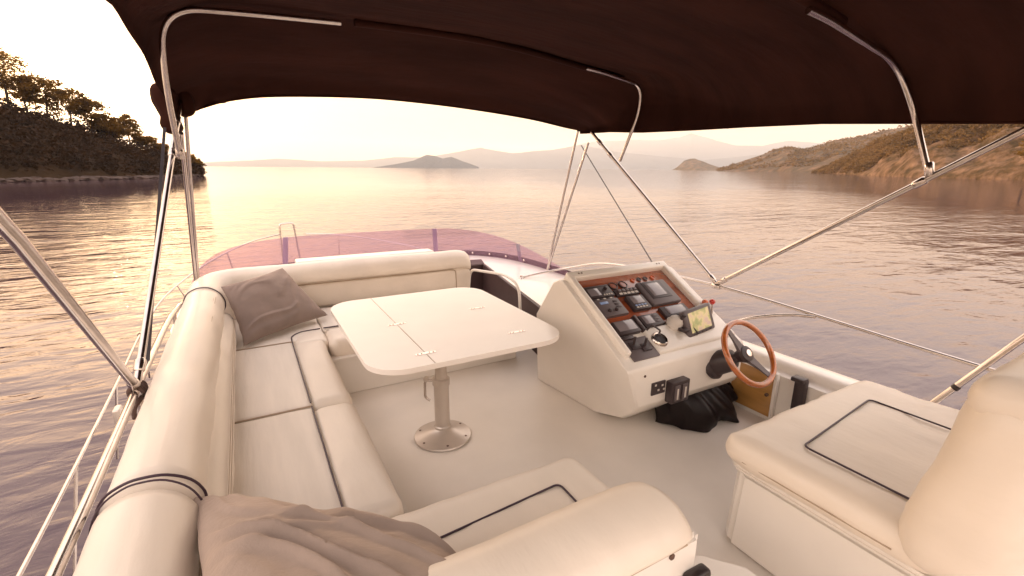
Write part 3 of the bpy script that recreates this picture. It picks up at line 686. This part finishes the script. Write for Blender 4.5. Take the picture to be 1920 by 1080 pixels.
cov = link('vinyl_cover', bm, M['blackvinyl']); tag(cov, 'black crumpled vinyl cover hanging under the helm console to the floor', 'cover')
for p in ((2.30, 1.985, .03), (2.72, 1.77, .03)): lathe('snap', [(.009, 0), (.008, .004), (0, .006)], p, M['bright'], cov, (-.3, -.8, .5), 14)

# ------------------------------------------------------------------ helm seat
hs = thing('helm_chair', 'wide cream helm seat with dark piping facing the console', 'chair', (2.3, .7, 0))
bm = bmesh.new(); add_poly_prism(bm, [(1.755, .30), (2.91, .30), (2.91, 1.08), (2.86, 1.13), (1.82, 1.13), (1.755, 1.07)], .004, .375)
for v in bm.verts:
    if v.co.z < .2: v.co.x = 2.35+(v.co.x-2.35)*1.03
    else: v.co.x = 2.35+(v.co.x-2.35)*.985; v.co.y = .7+(v.co.y-.7)*.985
bmesh.ops.bevel(bm, geom=[e for e in bm.edges], offset=.02, segments=3, affect='EDGES'); sharp(link('base', bm, M['gelcoat'], hs), 30)
bm = bmesh.new(); add_poly_prism(bm, [(1.745, .28), (2.92, .28), (2.92, 1.10), (2.87, 1.14), (1.80, 1.14), (1.745, 1.09)], .372, .40)
bmesh.ops.bevel(bm, geom=[e for e in bm.edges], offset=.012, segments=3, affect='EDGES'); sharp(link('lid', bm, M['gelcoat'], hs), 30)
sc_ = pad('seat_cushion', (1.715, .36, .395), (2.92, 1.155, .54), .07, M['vinyl'], hs, .006, .007, seed=21)
tube('piping', round_path([(1.89, .40, .549), (1.895, .90, .549), (2.60, .975, .549), (2.60, .45, .549)], .03), .0042, M['piping'], sc_, seg=8)
tube('seam', [(1.717, .50+i*.06, .448) for i in range(10)], .003, M['tanline'], sc_, seg=6)
def tp_(q, h):
    t = (q.z+h.z)/(2*h.z); q = q.copy(); q.y = q.y*(1.05-.22*t)-.09*t*1.0; q.x = q.x*(1.0+.09*t); return q
hb = pad('backrest', (1.68, .22, .42), (3.05, .53, 1.10), .12, M['vinyl'], hs, 0, .010, seed=31, taper=tp_)
pad('head_roll', (1.635, .145, .985), (3.10, .418, 1.13), .068, M['vinyl'], hb, 0, .006, seed=33)
under(hs)

# ------------------------------------------------------------------ windscreen
wsn = thing('windscreen', 'low curved windscreen of purple tinted acrylic round the front of the flybridge', 'windscreen', (1.31, 6.2, .45))
def ztop(t):
    if t > .6: return .475+.35*min(1, math.sin(math.pi*min(.985, t))**.28)+.02
    return .475+.35*min(1, (math.sin(math.pi*max(0, min(1, t))))**.5*1.05)+.02
def strip(name, k, z0, z1, m, t0=-.0, t1=1., n=96, th=.006):
    bm = bmesh.new(); rows = []
    for i in range(n+1):
        t = t0+(t1-t0)*i/n; lo = ws(t, k); hi = ws(t, k+.07*(z1(t)-.45)/.35)
        lo2, hi2 = ws(t, k+th), ws(t, k+.07*(z1(t)-.45)/.35+th)
        rows.append([bm.verts.new((lo.x, lo.y, z0)), bm.verts.new((hi.x, hi.y, z1(t))), bm.verts.new((hi2.x, hi2.y, z1(t))), bm.verts.new((lo2.x, lo2.y, z0))])
    for A, B in zip(rows, rows[1:]):
        for j in range(4): bm.faces.new((A[j], A[(j+1) % 4], B[(j+1) % 4], B[j]))
    bm.faces.new(rows[0]); bm.faces.new(rows[-1][::-1]); bmesh.ops.recalc_face_normals(bm, faces=bm.faces)
    return sharp(link(name, bm, m, wsn), 40)
strip('acrylic_pane', .03, .456, ztop, M['acrylic'], .0, 1)
bs = strip('base_strip', .015, .456, lambda t: .525, M['dark'], .0, 1)
for t in (.02, .085, .15, .215, .28, .345, .41, .5, .6, .7, .8, .9, .97):
    p = ws(t, .048); c_ = Vector((1.31, 4.3, 0)); lathe('screw', [(.014, 0), (.013, .006), (.006, .011), (0, .011)], (p.x, p.y, .497), M['bright'], bs, (c_-p), 12)
for t in (.10, .40, .60):
    bm = bmesh.new()
    a = ws(t-.006, .024); b = ws(t+.006, .024); a2 = ws(t-.006, .094); b2 = ws(t+.006, .094); zt = ztop(t)
    vs_ = [bm.verts.new((a.x, a.y, .456)), bm.verts.new((b.x, b.y, .456)), bm.verts.new((b2.x, b2.y, zt)), bm.verts.new((a2.x, a2.y, zt))]; bm.faces.new(vs_)
    bmesh.ops.solidify(bm, geom=bm.faces[:], thickness=.004); link('joint_strip', bm, M['jointgrey'], wsn)
under(wsn)

# ------------------------------------------------------------------ rails
def rail_thing(name, label, tubes, feet=(), group=None, cat='rail', r=.0125, loc=None):
    t = thing(name, label, cat, loc or tubes[0][1][0], group)
    for nm, P, rr_ in tubes: tube(nm, P, rr_ or r, M['gelcoat' if name == 'grab_rail' else 'steel'], t)
    for p in feet: lathe('foot', [(.030, 0), (.028, .006), (.017, .012), (.015, .03)], p, M['steel'], t, seg=18)
    under(t); return t
# port rail beside the sofa back
rail_thing('port_guard_rail', 'polished steel rail running along the outside of the sofa backrest', [
    ('top_tube', smooth_path([(-.475, -.6, .72), (-.475, .6, .745), (-.472, 1.6, .75), (-.478, 2.6, .75), (-.475, 3.5, .74), (-.45, 4.2, .66), (-.43, 4.45, .47)]), .0155),
    ('stanchion', [(-.475, 1.0, .746), (-.49, 1.0, .0)], .011), ('stanchion', [(-.475, 2.33, .75), (-.49, 2.33, .0)], .011), ('stanchion', [(-.475, 3.6, .74), (-.49, 3.6, .0)], .011)])
bm = bmesh.new(); add_poly_prism(bm, [(-.53, -1.2), (-.462, -1.2), (-.462, 4.2), (-.53, 4.2)], .003, .42)
bmesh.ops.bevel(bm, geom=[e for e in bm.edges if all(v.co.z > .3 for v in e.verts)], offset=.02, segments=3, affect='EDGES')
sharp(link('port_side_wall', bm, M['gelcoat'], fl), 40)
# starboard rail: rises from the ledge, runs aft past the canopy hinge
rail_thing('starboard_guard_rail', 'thin steel rail running aft along the starboard side behind the console', [
    ('top_tube', smooth_path([(2.62, 4.42, .462), (2.85, 4.36, .505), (3.08, 4.15, .58), (3.16, 3.7, .70), (3.17, 3.1, .75), (3.17, 2.3, .765), (3.17, 1.6, .735), (3.17, .9, .695), (3.17, .2, .67), (3.17, -.8, .66)]), .0115),
    ('brace', smooth_path([(3.165, 1.57, .724), (3.13, 1.72, .70), (3.08, 1.93, .63), (3.06, 2.12, .52), (3.06, 2.17, .41)]), .012),
    ('stanchion', [(3.17, .12, .67), (3.12, .12, .41)], .011)], feet=((2.62, 4.42, .456), (3.06, 2.17, .408)))
# arched grab rail beside the front backrest
rail_thing('grab_rail', 'arched white grab rail standing between the front backrest and the helm console', [
    ('tube', round_path([(2.02, 4.52, .40), (2.03, 4.50, .60), (2.10, 3.85, .665), (2.11, 3.60, .62), (2.115, 3.56, .20)], .12), .014)], loc=(2.1, 3.6, .2))

# main-deck guard rail outside the port side, running to the bow pulpit
pr_ = thing('bow_guard_rail', 'low steel deck rail with slim stanchions running forward to the bow pulpit', 'rail', (-1.2, 4, -1.2))
toprail = smooth_path([(-1.2, 1.2, -.35), (-1.2, 2.9, -.35), (-1.215, 4.0, -.35), (-1.24, 5.4, -.34), (-1.26, 7.0, -.30), (-1.1, 8.0, -.12), (-.62, 9.0, .12), (-.0, 9.8, .30), (.55, 10.3, .36)])
tube('top_rail', toprail, .0125, M['steel'], pr_)
tube('top_rail', smooth_path([(1.05, 10.6, .30), (1.7, 10.6, .24), (2.4, 10.0, .16), (3.2, 9.0, 0), (3.8, 7, -.3), (3.85, 4, -.35)]), .0125, M['steel'], pr_)
tube('pulpit_hoop', round_path([(.55, 10.2, -1.1), (.56, 10.3, .56), (.82, 10.4, .56), (.96, 10.5, -1.1)], .06), .016, M['steel'], pr_)
for tt, bb in (((-1.213, 3.93, -.35), (-1.34, 3.81, -1.2)), ((-1.24, 5.35, -.34), (-1.40, 5.54, -1.2)), ((-1.26, 7.0, -.30), (-1.42, 7.7, -1.2)), ((-1.0, 8.3, -.05), (-.55, 8.2, -1.2)), ((-.35, 9.4, .21), (-.1, 9.3, -1.2)), ((1.7, 10.6, .24), (1.6, 10.5, -1.2)), ((2.9, 9.4, .05), (2.8, 9.2, -1.2))):
    tube('stanchion', [tt, bb], .011, M['steel'], pr_)
# dark line bunched round the rail
pts = [Vector((-1.262+.022*math.cos(i*1.1)*(1+.3*math.sin(i)), 6.9+.012*i-.1, -.33+.035*math.sin(i*1.1)-.004*i)) for i in range(20)]
tube('lashing', smooth_path(pts, 4), .012, M['rope'], pr_, seg=8)
under(pr_)
fd = pad('fender_box', (-1.13, 4.58, -.48), (-1.08, 4.70, -.28), .015, M['alu'], None, 0, .0)
tag(fd, 'small pale box hanging on the deck rail below the canopy hinge', 'box')

# ------------------------------------------------------------------ folding canopy
bim = thing('bimini_canopy', 'dark brown cloth canopy stretched on bent steel bows over the cockpit', 'canopy', (1.39, 2.3, .78))
CX = 1.39
rows_ = {  # y station: (x, z) from port edge to starboard edge
 4.02: [(-.30, 1.99), (-.20, 2.03), (.0, 2.10), (.30, 2.15), (.9, 2.185), (1.4, 2.18), (1.9, 2.155), (2.45, 2.11), (2.85, 2.055), (3.04, 2.03), (3.06, 2.0)],
 3.95: [(-.34, 2.02), (-.26, 2.10), (.0, 2.20), (.30, 2.235), (.9, 2.26), (1.4, 2.26), (1.9, 2.24), (2.45, 2.18), (2.85, 2.11), (3.07, 2.06), (3.09, 2.0)],
 3.62: [(-.37, 2.12), (-.30, 2.25), (.0, 2.365), (.30, 2.395), (.9, 2.415), (1.4, 2.42), (1.9, 2.40), (2.5, 2.32), (2.9, 2.20), (3.09, 2.08), (3.11, 1.995)],
 3.32: [(-.37, 2.22), (-.31, 2.37), (-.06, 2.50), (.30, 2.525), (.9, 2.545), (1.4, 2.55), (1.9, 2.53), (2.55, 2.46), (2.98, 2.40), (3.15, 2.24), (3.15, 1.975)],
 3.24: [(-.37, 2.23), (-.31, 2.37), (-.06, 2.50), (.30, 2.525), (.9, 2.545), (1.4, 2.55), (1.9, 2.53), (2.55, 2.46), (2.98, 2.40), (3.15, 2.24), (3.15, 1.97)],
 2.7: [(-.38, 2.29), (-.33, 2.38), (-.12, 2.46), (.30, 2.485), (.9, 2.50), (1.4, 2.50), (1.9, 2.48), (2.55, 2.41), (2.98, 2.33), (3.14, 2.18), (3.15, 1.955)],
 2.2: [(-.42, 2.28), (-.37, 2.35), (-.12, 2.42), (.30, 2.445), (.9, 2.455), (1.4, 2.455), (1.9, 2.43), (2.52, 2.35), (2.90, 2.23), (3.09, 2.09), (3.13, 1.945)],
 1.7: [(-.42, 2.24), (-.37, 2.31), (-.12, 2.38), (.30, 2.405), (.9, 2.415), (1.4, 2.41), (1.9, 2.385), (2.48, 2.31), (2.86, 2.19), (3.06, 2.06), (3.12, 1.93)],
 1.28: [(-.42, 2.20), (-.37, 2.28), (-.12, 2.35), (.30, 2.375), (.9, 2.385), (1.4, 2.38), (1.9, 2.36), (2.45, 2.285), (2.84, 2.17), (3.04, 2.04), (3.11, 1.90)],
 .6: [(-.42, 2.16), (-.37, 2.25), (-.12, 2.33), (.30, 2.355), (.9, 2.36), (1.4, 2.36), (1.9, 2.34), (2.45, 2.27), (2.84, 2.15), (3.03, 2.02), (3.09, 1.85)],
 -.2: [(-.42, 2.12), (-.37, 2.22), (-.12, 2.32), (.30, 2.345), (.9, 2.36), (1.4, 2.36), (1.9, 2.33), (2.45, 2.26), (2.84, 2.13), (3.02, 1.99), (3.07, 1.80)],
 -.35: [(-.42, 2.1), (-.37, 2.1), (-.12, 2.2), (.30, 2.24), (.9, 2.26), (1.4, 2.26), (1.9, 2.22), (2.45, 2.15), (2.84, 2.03), (3.02, 1.9), (3.06, 1.7)]}
ys_ = sorted(rows_, reverse=True); grid = []
for y in ys_:
    P = smooth_path([(x, y, z) for x, z in rows_[y]], 7); grid.append(P)
full = []
for i in range(len(grid)-1):
    n = 6 if abs(ys_[i]-ys_[i+1]) > .1 else 2
    for k in range(n): full.append([a.lerp(b, k/n) for a, b in zip(grid[i], grid[i+1])])
full.append(grid[-1])
bm = bmesh.new(); G = []
for r0 in full:
    row = []
    for p in r0:
        q = p.copy(); q.z += .010*fbm(Vector((q.x*.8, q.y*2.5, 0)), 1.6)+.003*fbm(Vector((q.x*2, q.y*9, 0)), 1.4)
        if q.y > 3.9 and q.x < .5: q.z += .011*math.sin(q.x*38)*math.exp(-((q.x+.1)/.3)**2)
        row.append(bm.verts.new(q))
    G.append(row)
for A, B in zip(G, G[1:]):
    for j in range(len(A)-1): bm.faces.new((A[j], A[j+1], B[j+1], B[j]))
bmesh.ops.recalc_face_normals(bm, faces=bm.faces); bmesh.ops.solidify(bm, geom=bm.faces[:], thickness=.003)
cloth = link('canopy_cloth', bm, M['canopy'], bim)
# gathered cloth at the port front corner
pad('gathered_corner', (-.41, 3.80, 1.86), (-.29, 3.98, 2.14), .055, M['canopy'], cloth, 0, .03, seed=4)
pad('gathered_corner', (-.31, 3.93, 1.97), (-.22, 4.03, 2.13), .04, M['canopy'], cloth, 0, .03, seed=6)
# bow sleeves and hems
def offset_row(y, i0, i1, dz, dy=0.):
    P = smooth_path([(x, y, z) for x, z in rows_[y]], 7); return [p+Vector((0, dy, dz)) for p in P[i0:i1]]
tube('bow_sleeve', offset_row(3.32, 26, 56, -.018, -.02), .024, M['canopy'], cloth, seg=10)
tube('bow_sleeve', offset_row(1.28, 14, 49, -.018, 0), .024, M['canopy'], cloth, seg=10)
tube('hem', offset_row(4.02, 6, 71, -.002), .008, M['canopy'], cloth, seg=8)
bm = bmesh.new(); add_tube(bm, [p[-1]+Vector((0, 0, 0)) for p in full], .007, 8); link('hem', bm, M['canopy'], cloth)
for yy in (): tube('cloth_seam', offset_row(yy, 4, 66, -.004), .005, M['canopy'], cloth, seg=6)
# steel bows and poles
HS, HP = Vector((3.17, 2.33, .782)), Vector((-.472, 2.30, .765))
TR = .0145
tube('front_pole', [HS, (3.05, 3.83, 2.0)], TR, M['steel'], bim)
tube('front_pole', [HP, (-.285, 3.93, 2.06)], TR+.001, M['steel'], bim)
tube('aft_pole', [HS, (3.05, 1.08, 1.627), (2.98, .45, 2.055), (2.9, .2, 2.2)], TR+.001, M['steel'], bim)
tube('aft_pole', [HP, (-.43, 1.38, 1.50), (-.40, .45, 2.15)], TR+.002, M['steel'], bim)
tube('bow', round_path([(-.292, 3.45, 1.70), (-.30, 3.36, 2.05), (-.265, 3.27, 2.45), (.12, 3.26, 2.475), (.64, 3.27, 2.50)], .34, 14), TR+.001, M['steel'], bim)
tube('bow', round_path([(3.05, 3.40, 1.72), (3.10, 3.24, 2.14), (3.06, 3.20, 2.34), (2.66, 3.22, 2.405), (2.5, 3.24, 2.425)], .16, 12), TR, M['steel'], bim)
tube('bow', round_path([(3.05, 1.10, 1.64), (3.06, 1.24, 2.0), (2.85, 1.26, 2.17), (2.25, 1.26, 2.265), (2.1, 1.27, 2.285)], .2, 12), TR+.001, M['steel'], bim)
tube('front_leg', [(3.10, 4.62, .465), (3.02, 4.01, 2.02)], .0115, M['steel'], bim)
tube('front_leg', [(3.06, 4.56, .465), (3.01, 3.82, 1.90)], .0115, M['steel'], bim)
tube('front_leg', [(-.44, 4.64, .465), (-.285, 3.60, 1.80), (-.275, 3.52, 1.84)], .012, M['steel'], bim)
tube('front_leg', [(-.43, 4.68, .465), (-.275, 4.0, 1.95), (-.265, 3.97, 2.08)], .012, M['steel'], bim)
def strap(a, b, wd=.016): 
    a, b = Vector(a), Vector(b); bm = bmesh.new(); d_ = (b-a).normalized(); s_ = d_.cross(Vector((0, 1, .2))).normalized()*wd/2; t_ = d_.cross(s_).normalized()*.0012
    c = [bm.verts.new(p+q*s_+k*t_) for p in (a, b) for q, k in ((-1, -1), (1, -1), (1, 1), (-1, 1))]
    for j in range(4): bm.faces.new((c[j], c[(j+1) % 4], c[4+(j+1) % 4], c[4+j]))
    bm.faces.new(c[:4][::-1]); bm.faces.new(c[4:]); return link('strap', bm, M['blackvinyl'], bim, False)
strap((-.37, 3.70, 1.88), (-.478, 2.62, .76)); strap((3.03, 3.96, 1.88), (3.17, 2.95, .765), .010)
# fittings
def clamp(p, axis, r=.021, l=.03):
    a = Vector(axis).normalized(); lathe('fitting', [(r*.8, -l), (r, -l*.8), (r, l*.8), (r*.8, l)], p, M['steel'], bim, a, 16)
for a, b, pos in ((HS, Vector((3.05, 3.83, 2.0)), (.03, .82, .92)), (HP, Vector((-.285, 3.93, 2.06)), (.05, .74, .9)), (HS, Vector((3.05, 1.08, 1.627)), (.05, .96)), (HP, Vector((-.43, 1.38, 1.50)), (.04,))):
    for t in pos: clamp(a.lerp(b, t), b-a)
clamp((2.99, .62, 1.94), (-.07, -.63, .43), .019, .05)
for c_ in (HS, HP): clamp(c_+Vector((0, 0, -.018)), (0, 1, 0), .024, .035)
clamp((3.05, 1.10, 1.66), (0, .2, 1), .021, .035); clamp((-.292, 3.45, 1.72), (0, .2, -1), .021, .03)
# black lashing at the port hinge
pts = [HP+Vector((.026*math.cos(i*1.3), -.03+.004*i, .030*math.sin(i*1.3)-.015)) for i in range(18)]
tube('lashing', smooth_path(pts, 5), .008, M['rope'], bim, seg=8)
tube('lashing', smooth_path([HP+Vector((.02, -.04, -.03)), HP+Vector((-.01, -.05, -.07)), HP+Vector((-.02, -.03, -.12))], 5), .009, M['rope'], bim, seg=8)
under(bim)
# aft starboard post of the rail that slants up to the right
rail_thing('slanting_post', 'slanting steel post rising from the starboard coaming behind the helm seat', [('tube', [(3.10, .90, .41), (3.17, .66, .845), (3.22, .45, 1.2)], .016)], feet=((3.10, .90, .408),), cat='post')
lathe('band', [(.0185, -.012), (.0185, .012)], Vector((3.125, .815, .56)), M['blackvinyl'], None, (.07, -.24, .435), 16)
o = bpy.data.objects['band']; post = bpy.data.objects['slanting_post']; o.parent = post; o.matrix_parent_inverse = Matrix.Translation(-post.location)

# ------------------------------------------------------------------ land
def terrain(name, stations, m, rows=26, back=.8, rough=.05, rs=.02, n=70, seed=0, shape=.8):
    """stations: (px, shore distance, ridge y pixel, ridge distance) along the shore -> hill sheet with a real far side"""
    bm = bmesh.new(); G = []
    for i in range(n+1):
        f = i/n*(len(stations)-1); k = min(int(f), len(stations)-2); t = f-k; t = t*t*(3-2*t)*.5+t*.5
        a, b = stations[k], stations[k+1]; px, ds, py, dr = [a[j]*(1-t)+b[j]*t for j in range(4)]
        sh = far(px, 400, ds); sh.z = -3.4; rg = far(px, py, dr); H = rg.z+3.4; row = []
        out = (rg-sh); out.z = 0
        for j in range(rows+1):
            v = j/rows*(1+back)
            if v <= 1: h = H*(v**shape)
            else: h = H*max(0, 1-((v-1)/back)**2)-6*((v-1)/back)**2
            p = sh+out*v; p.z = -3.4+h
            amp = rough*H*min(1, v*5)*(1 if v < .93 else .35)
            if v < .98 or v > 1.02: p.z += amp*fbm(Vector((p.x, p.y, seed*100)), rs, 5)
            else: p.z += amp*.8*fbm(Vector((p.x, p.y, seed*100)), rs*2, 4)
            q = Vector((p.x, p.y, 0)); p.x += out.length*.03*fbm(q, rs*1.5, 3)*min(1, v*8)
            if j == 0: p.z = -4
            row.append(bm.verts.new(p))
        G.append(row)
    for A, B in zip(G, G[1:]):
        for j in range(rows): bm.faces.new((A[j], A[j+1], B[j+1], B[j]))
    bmesh.ops.recalc_face_normals(bm, faces=bm.faces)
    pos = [[v.co.copy() for v in r_] for r_ in G]
    o = link(name, bm, m); struct(o); return o, pos
LEFT = [(-420, 165, 60, 300), (-250, 172, 110, 290), (-120, 178, 150, 280), (0, 190, 200, 270), (70, 196, 216, 272), (140, 203, 240, 276), (210, 212, 262, 282), (280, 226, 284, 290), (335, 243, 303, 300), (368, 262, 318, 305), (376, 275, 330, 306)]
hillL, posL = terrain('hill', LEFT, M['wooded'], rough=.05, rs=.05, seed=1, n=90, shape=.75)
RIGHT = [(1525, 960, 326, 985), (1545, 900, 316, 1000), (1600, 640, 292, 900), (1650, 540, 268, 820), (1700, 480, 248, 760), (1760, 450, 226, 720), (1840, 425, 205, 690), (1930, 405, 190, 660), (2060, 390, 175, 640), (2250, 390, 170, 640)]
hillR, posR = terrain('rocky_headland', RIGHT, M['rocky'], rows=110, rough=.22, rs=.022, seed=2, n=280, shape=.7)
RID = [(1345, 2000, 320, 2300), (1400, 1900, 300, 2350), (1450, 1760, 283, 2400), (1478, 1600, 277, 2400), (1510, 1500, 282, 2400), (1560, 1400, 265, 2400), (1640, 1300, 252, 2400), (1740, 1250, 230, 2400), (1850, 1250, 215, 2400), (2000, 1250, 200, 2400)]
_, posG = terrain('scrubby_hill', RID, M['ridge'], rows=50, rough=.08, rs=.005, seed=3, n=120)
HD = [(1262, 4600, 319, 4700), (1272, 4500, 312, 4800), (1284, 4500, 301, 4800), (1294, 4400, 296.5, 4850), (1303, 4400, 297, 4850), (1314, 4400, 302, 4850), (1330, 4400, 307, 4800), (1350, 4400, 314, 4800), (1380, 4400, 318, 4800)]
terrain('small_headland', HD, M['ridge'], rows=26, rough=.16, rs=.008, seed=4, n=50, shape=1)
IS = [(700, 6900, 314, 7000), (740, 6900, 308, 7100), (775, 6800, 301, 7300), (800, 6800, 290, 7400), (815, 6800, 292, 7400), (830, 6800, 297, 7400), (846, 6800, 294, 7400), (870, 6900, 303, 7300), (898, 6900, 313, 7100)]
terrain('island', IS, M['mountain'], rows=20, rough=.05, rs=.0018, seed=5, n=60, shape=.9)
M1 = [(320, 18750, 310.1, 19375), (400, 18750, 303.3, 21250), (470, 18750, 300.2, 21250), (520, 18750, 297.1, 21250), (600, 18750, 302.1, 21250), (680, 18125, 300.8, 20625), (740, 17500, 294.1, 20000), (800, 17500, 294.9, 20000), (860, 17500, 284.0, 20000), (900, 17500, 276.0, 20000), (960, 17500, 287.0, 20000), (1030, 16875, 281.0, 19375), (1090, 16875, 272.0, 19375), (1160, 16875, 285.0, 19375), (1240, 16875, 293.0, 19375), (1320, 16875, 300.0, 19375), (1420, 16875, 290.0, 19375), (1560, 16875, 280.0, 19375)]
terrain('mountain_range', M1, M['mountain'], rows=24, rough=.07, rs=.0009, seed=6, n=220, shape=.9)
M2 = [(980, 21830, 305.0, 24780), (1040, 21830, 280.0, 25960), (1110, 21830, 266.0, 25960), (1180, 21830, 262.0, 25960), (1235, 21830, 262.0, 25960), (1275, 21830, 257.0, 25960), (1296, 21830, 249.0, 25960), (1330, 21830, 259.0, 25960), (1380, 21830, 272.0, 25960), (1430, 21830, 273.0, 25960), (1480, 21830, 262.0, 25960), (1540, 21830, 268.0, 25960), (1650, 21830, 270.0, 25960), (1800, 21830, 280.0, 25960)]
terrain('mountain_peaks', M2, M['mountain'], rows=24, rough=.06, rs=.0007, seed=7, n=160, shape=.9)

def leaf_cloud(bm, c, rad, n, size, squash=.55, rg=rnd):
    for _ in range(n):
        while True:
            p = Vector((rg.uniform(-1, 1), rg.uniform(-1, 1), rg.uniform(-1, 1)))
            if .25 < p.length < 1: break
        p = Vector((p.x*rad, p.y*rad, p.z*rad*squash))+c; s = size*rg.uniform(.6, 1.4)
        a = Vector((rg.gauss(0, 1), rg.gauss(0, 1), rg.gauss(0, .6))).normalized(); b = a.cross(Vector((rg.gauss(0, 1), rg.gauss(0, 1), rg.gauss(0, 1)))).normalized()
        bm.faces.new([bm.verts.new(p+a*s), bm.verts.new(p+b*s*.6), bm.verts.new(p-a*s*.8), bm.verts.new(p-b*s*.5)])
def pine(base, h, spread, label, seed, group='pines on the skyline of the left hill', leaf=.5, n=42, dens_=58):
    rg = random.Random(seed); t = thing('pine_tree', label, 'tree', base, group)
    bm = bmesh.new(); lean = Vector((rg.uniform(-.12, .12), rg.uniform(-.1, .1), 1))
    tp = Vector(base)+lean*h*.9
    trunk = smooth_path([Vector(base)-Vector((0, 0, 2)), Vector(base)+lean*h*.35+Vector((rg.uniform(-.4, .4), 0, 0)), Vector(base)+lean*h*.65, tp], 4)
    add_tube(bm, trunk, h*.022+.1, 7, r1=.06); tips = []
    for k in range(n):
        f = rg.uniform(.30, 1); p0 = Vector(base)+lean*h*f*.9; a = rg.uniform(0, 6.283); ln = spread*rg.uniform(.35, 1)*(1.15-.55*f)
        p1 = p0+Vector((math.cos(a)*ln, math.sin(a)*ln, h*rg.uniform(-.02, .11))); add_tube(bm, [p0, p0.lerp(p1, .5)+Vector((0, 0, -.2)), p1], .09, 5, r1=.03); tips.append(p1)
    link('trunk', bm, M['bark'], t)
    bm = bmesh.new()
    for p in tips+[tp]: leaf_cloud(bm, p, spread*rg.uniform(.24, .40), dens_, leaf, .5, rg)
    link('crown', bm, M['leaf'], t, False); under(t)
def ground(pos, px, v):
    # nearest terrain point to a bearing at relative depth v
    d = ray(px, 300); a = math.atan2(d.x, d.y); best = min(range(len(pos)), key=lambda i: abs(math.atan2(pos[i][8].x, pos[i][8].y)-a)); j = int(v/1.8*26); return pos[best][j]
TREES = [(-30, 15, 9, 'broad pine at the very left edge of the skyline'), (22, 21, 9, 'tallest umbrella pine with the flat top near the left edge'), (62, 15, 7, 'leaning pine just right of the tallest pine'),
 (95, 17, 8.5, 'wide pine with a low dome crown left of the gap of light'), (128, 15.5, 8, 'round pine above the bright gap in the wood'), (160, 14, 7.5, 'pine with a drooping crown in the middle of the skyline'), (188, 9.5, 6.5, 'low spreading pine halfway down the skyline'),
 (214, 8, 6, 'small bushy pine before the lone round tree'), (240, 14, 5.5, 'lone round-topped pine standing apart from the others'), (268, 6.5, 5.5, 'low pine right of the lone round-topped tree'), (300, 5.5, 5, 'small pine seen beside the port canopy poles'), (325, 6, 4.8, 'thin pine seen behind the canopy poles'), (350, 8, 5, 'shaggy pine right of the poles above the point'), (364, 7, 4.5, 'last pine hanging over the water at the tip of the point')]
for i, (px, h, sp, lb) in enumerate(TREES): pine(ground(posL, px, 1.0 if px < 345 else .7), h, sp, lb, 100+i)
# wood covering the left slope (reads as one mass)
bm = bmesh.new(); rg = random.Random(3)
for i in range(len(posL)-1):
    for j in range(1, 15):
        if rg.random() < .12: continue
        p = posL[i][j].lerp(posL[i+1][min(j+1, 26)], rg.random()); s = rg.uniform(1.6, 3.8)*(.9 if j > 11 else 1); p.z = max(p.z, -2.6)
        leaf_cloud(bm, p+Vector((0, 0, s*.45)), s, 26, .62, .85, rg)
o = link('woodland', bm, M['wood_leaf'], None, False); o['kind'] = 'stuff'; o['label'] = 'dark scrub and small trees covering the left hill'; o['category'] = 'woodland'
# shore rocks along the left hill
bm = bmesh.new()
for i in range(len(posL)-1):
    for k in range(3):
        p = posL[i][0].lerp(posL[i+1][1], rg.random()*.9); p.z = -3.0+rg.uniform(-.1, .5); s = rg.uniform(.5, 1.6)
        r0 = bmesh.ops.create_icosphere(bm, subdivisions=2, radius=s)
        for v in r0['verts']: v.co = Vector((v.co.x*1.5, v.co.y*1.5, v.co.z*.6))*(1+.5*fbm(v.co+p, .9))+p
o = link('shore_rocks', bm, M['shorerock'], None, False); o['kind'] = 'stuff'; o['label'] = 'pale rocks along the waterline of the left hill'; o['category'] = 'rocks'
# scrub on the right headland
bm = bmesh.new()
for i in range(0, len(posR)-1):
    for j in range(4, 66):
        p = posR[i][j]; g_ = fbm(Vector((p.x, p.y, 5)), .012, 3)
        if g_+(j/66-.45)*.8 < -.26 or rg.random() < .48: continue
        q = p.lerp(posR[i+1][j+1], rg.random()); s = rg.uniform(1.6, 5.2); leaf_cloud(bm, q+Vector((0, 0, s*.4)), s, 12, 1.3, .8, rg)
o = link('hillside_scrub', bm, M['leafr'], None, False); o['kind'] = 'stuff'; o['label'] = 'green scrub and low pines over the rocky right headland'; o['category'] = 'scrub'
bm = bmesh.new()
for i in range(len(posG)-1):
    for j in range(3, 31):
        p = posG[i][j]; g_ = fbm(Vector((p.x, p.y, 5)), .004, 3)
        if g_ < -.12 or rg.random() < .3: continue
        q = p.lerp(posG[i+1][j+1], rg.random()); s = rg.uniform(5, 10); leaf_cloud(bm, q+Vector((0, 0, s*.3)), s, 7, 4, .7, rg)
o = link('ridge_scrub', bm, M['leafr'], None, False); o['kind'] = 'stuff'; o['label'] = 'sparse scrub along the middle distance ridge on the right'; o['category'] = 'scrub'
# overhanging dark pine close to the right edge of the view
pine(far(1925, 318, 300), 16, 7, 'dark pine on the right headland at the right edge above the water', 77, None, .5, 22, 40)

# ------------------------------------------------------------------ haze
bm = bmesh.new(); add_box(bm, (-30500, -30500, -5), (30500, 30500, 1500))
hz = link('haze', bm, None, None, False); hz['kind'] = 'stuff'
m = bpy.data.materials.new('haze_air'); m.use_nodes = True; n = m.node_tree.nodes; l = m.node_tree.links; n.clear()
ou = n.new('ShaderNodeOutputMaterial'); pv = n.new('ShaderNodeVolumePrincipled'); pv.inputs['Density'].default_value = .00005; pv.inputs['Color'].default_value = (.86, .89, .95, 1); pv.inputs['Anisotropy'].default_value = .2
l.new(pv.outputs[0], ou.inputs['Volume']); hz.data.materials.append(m)
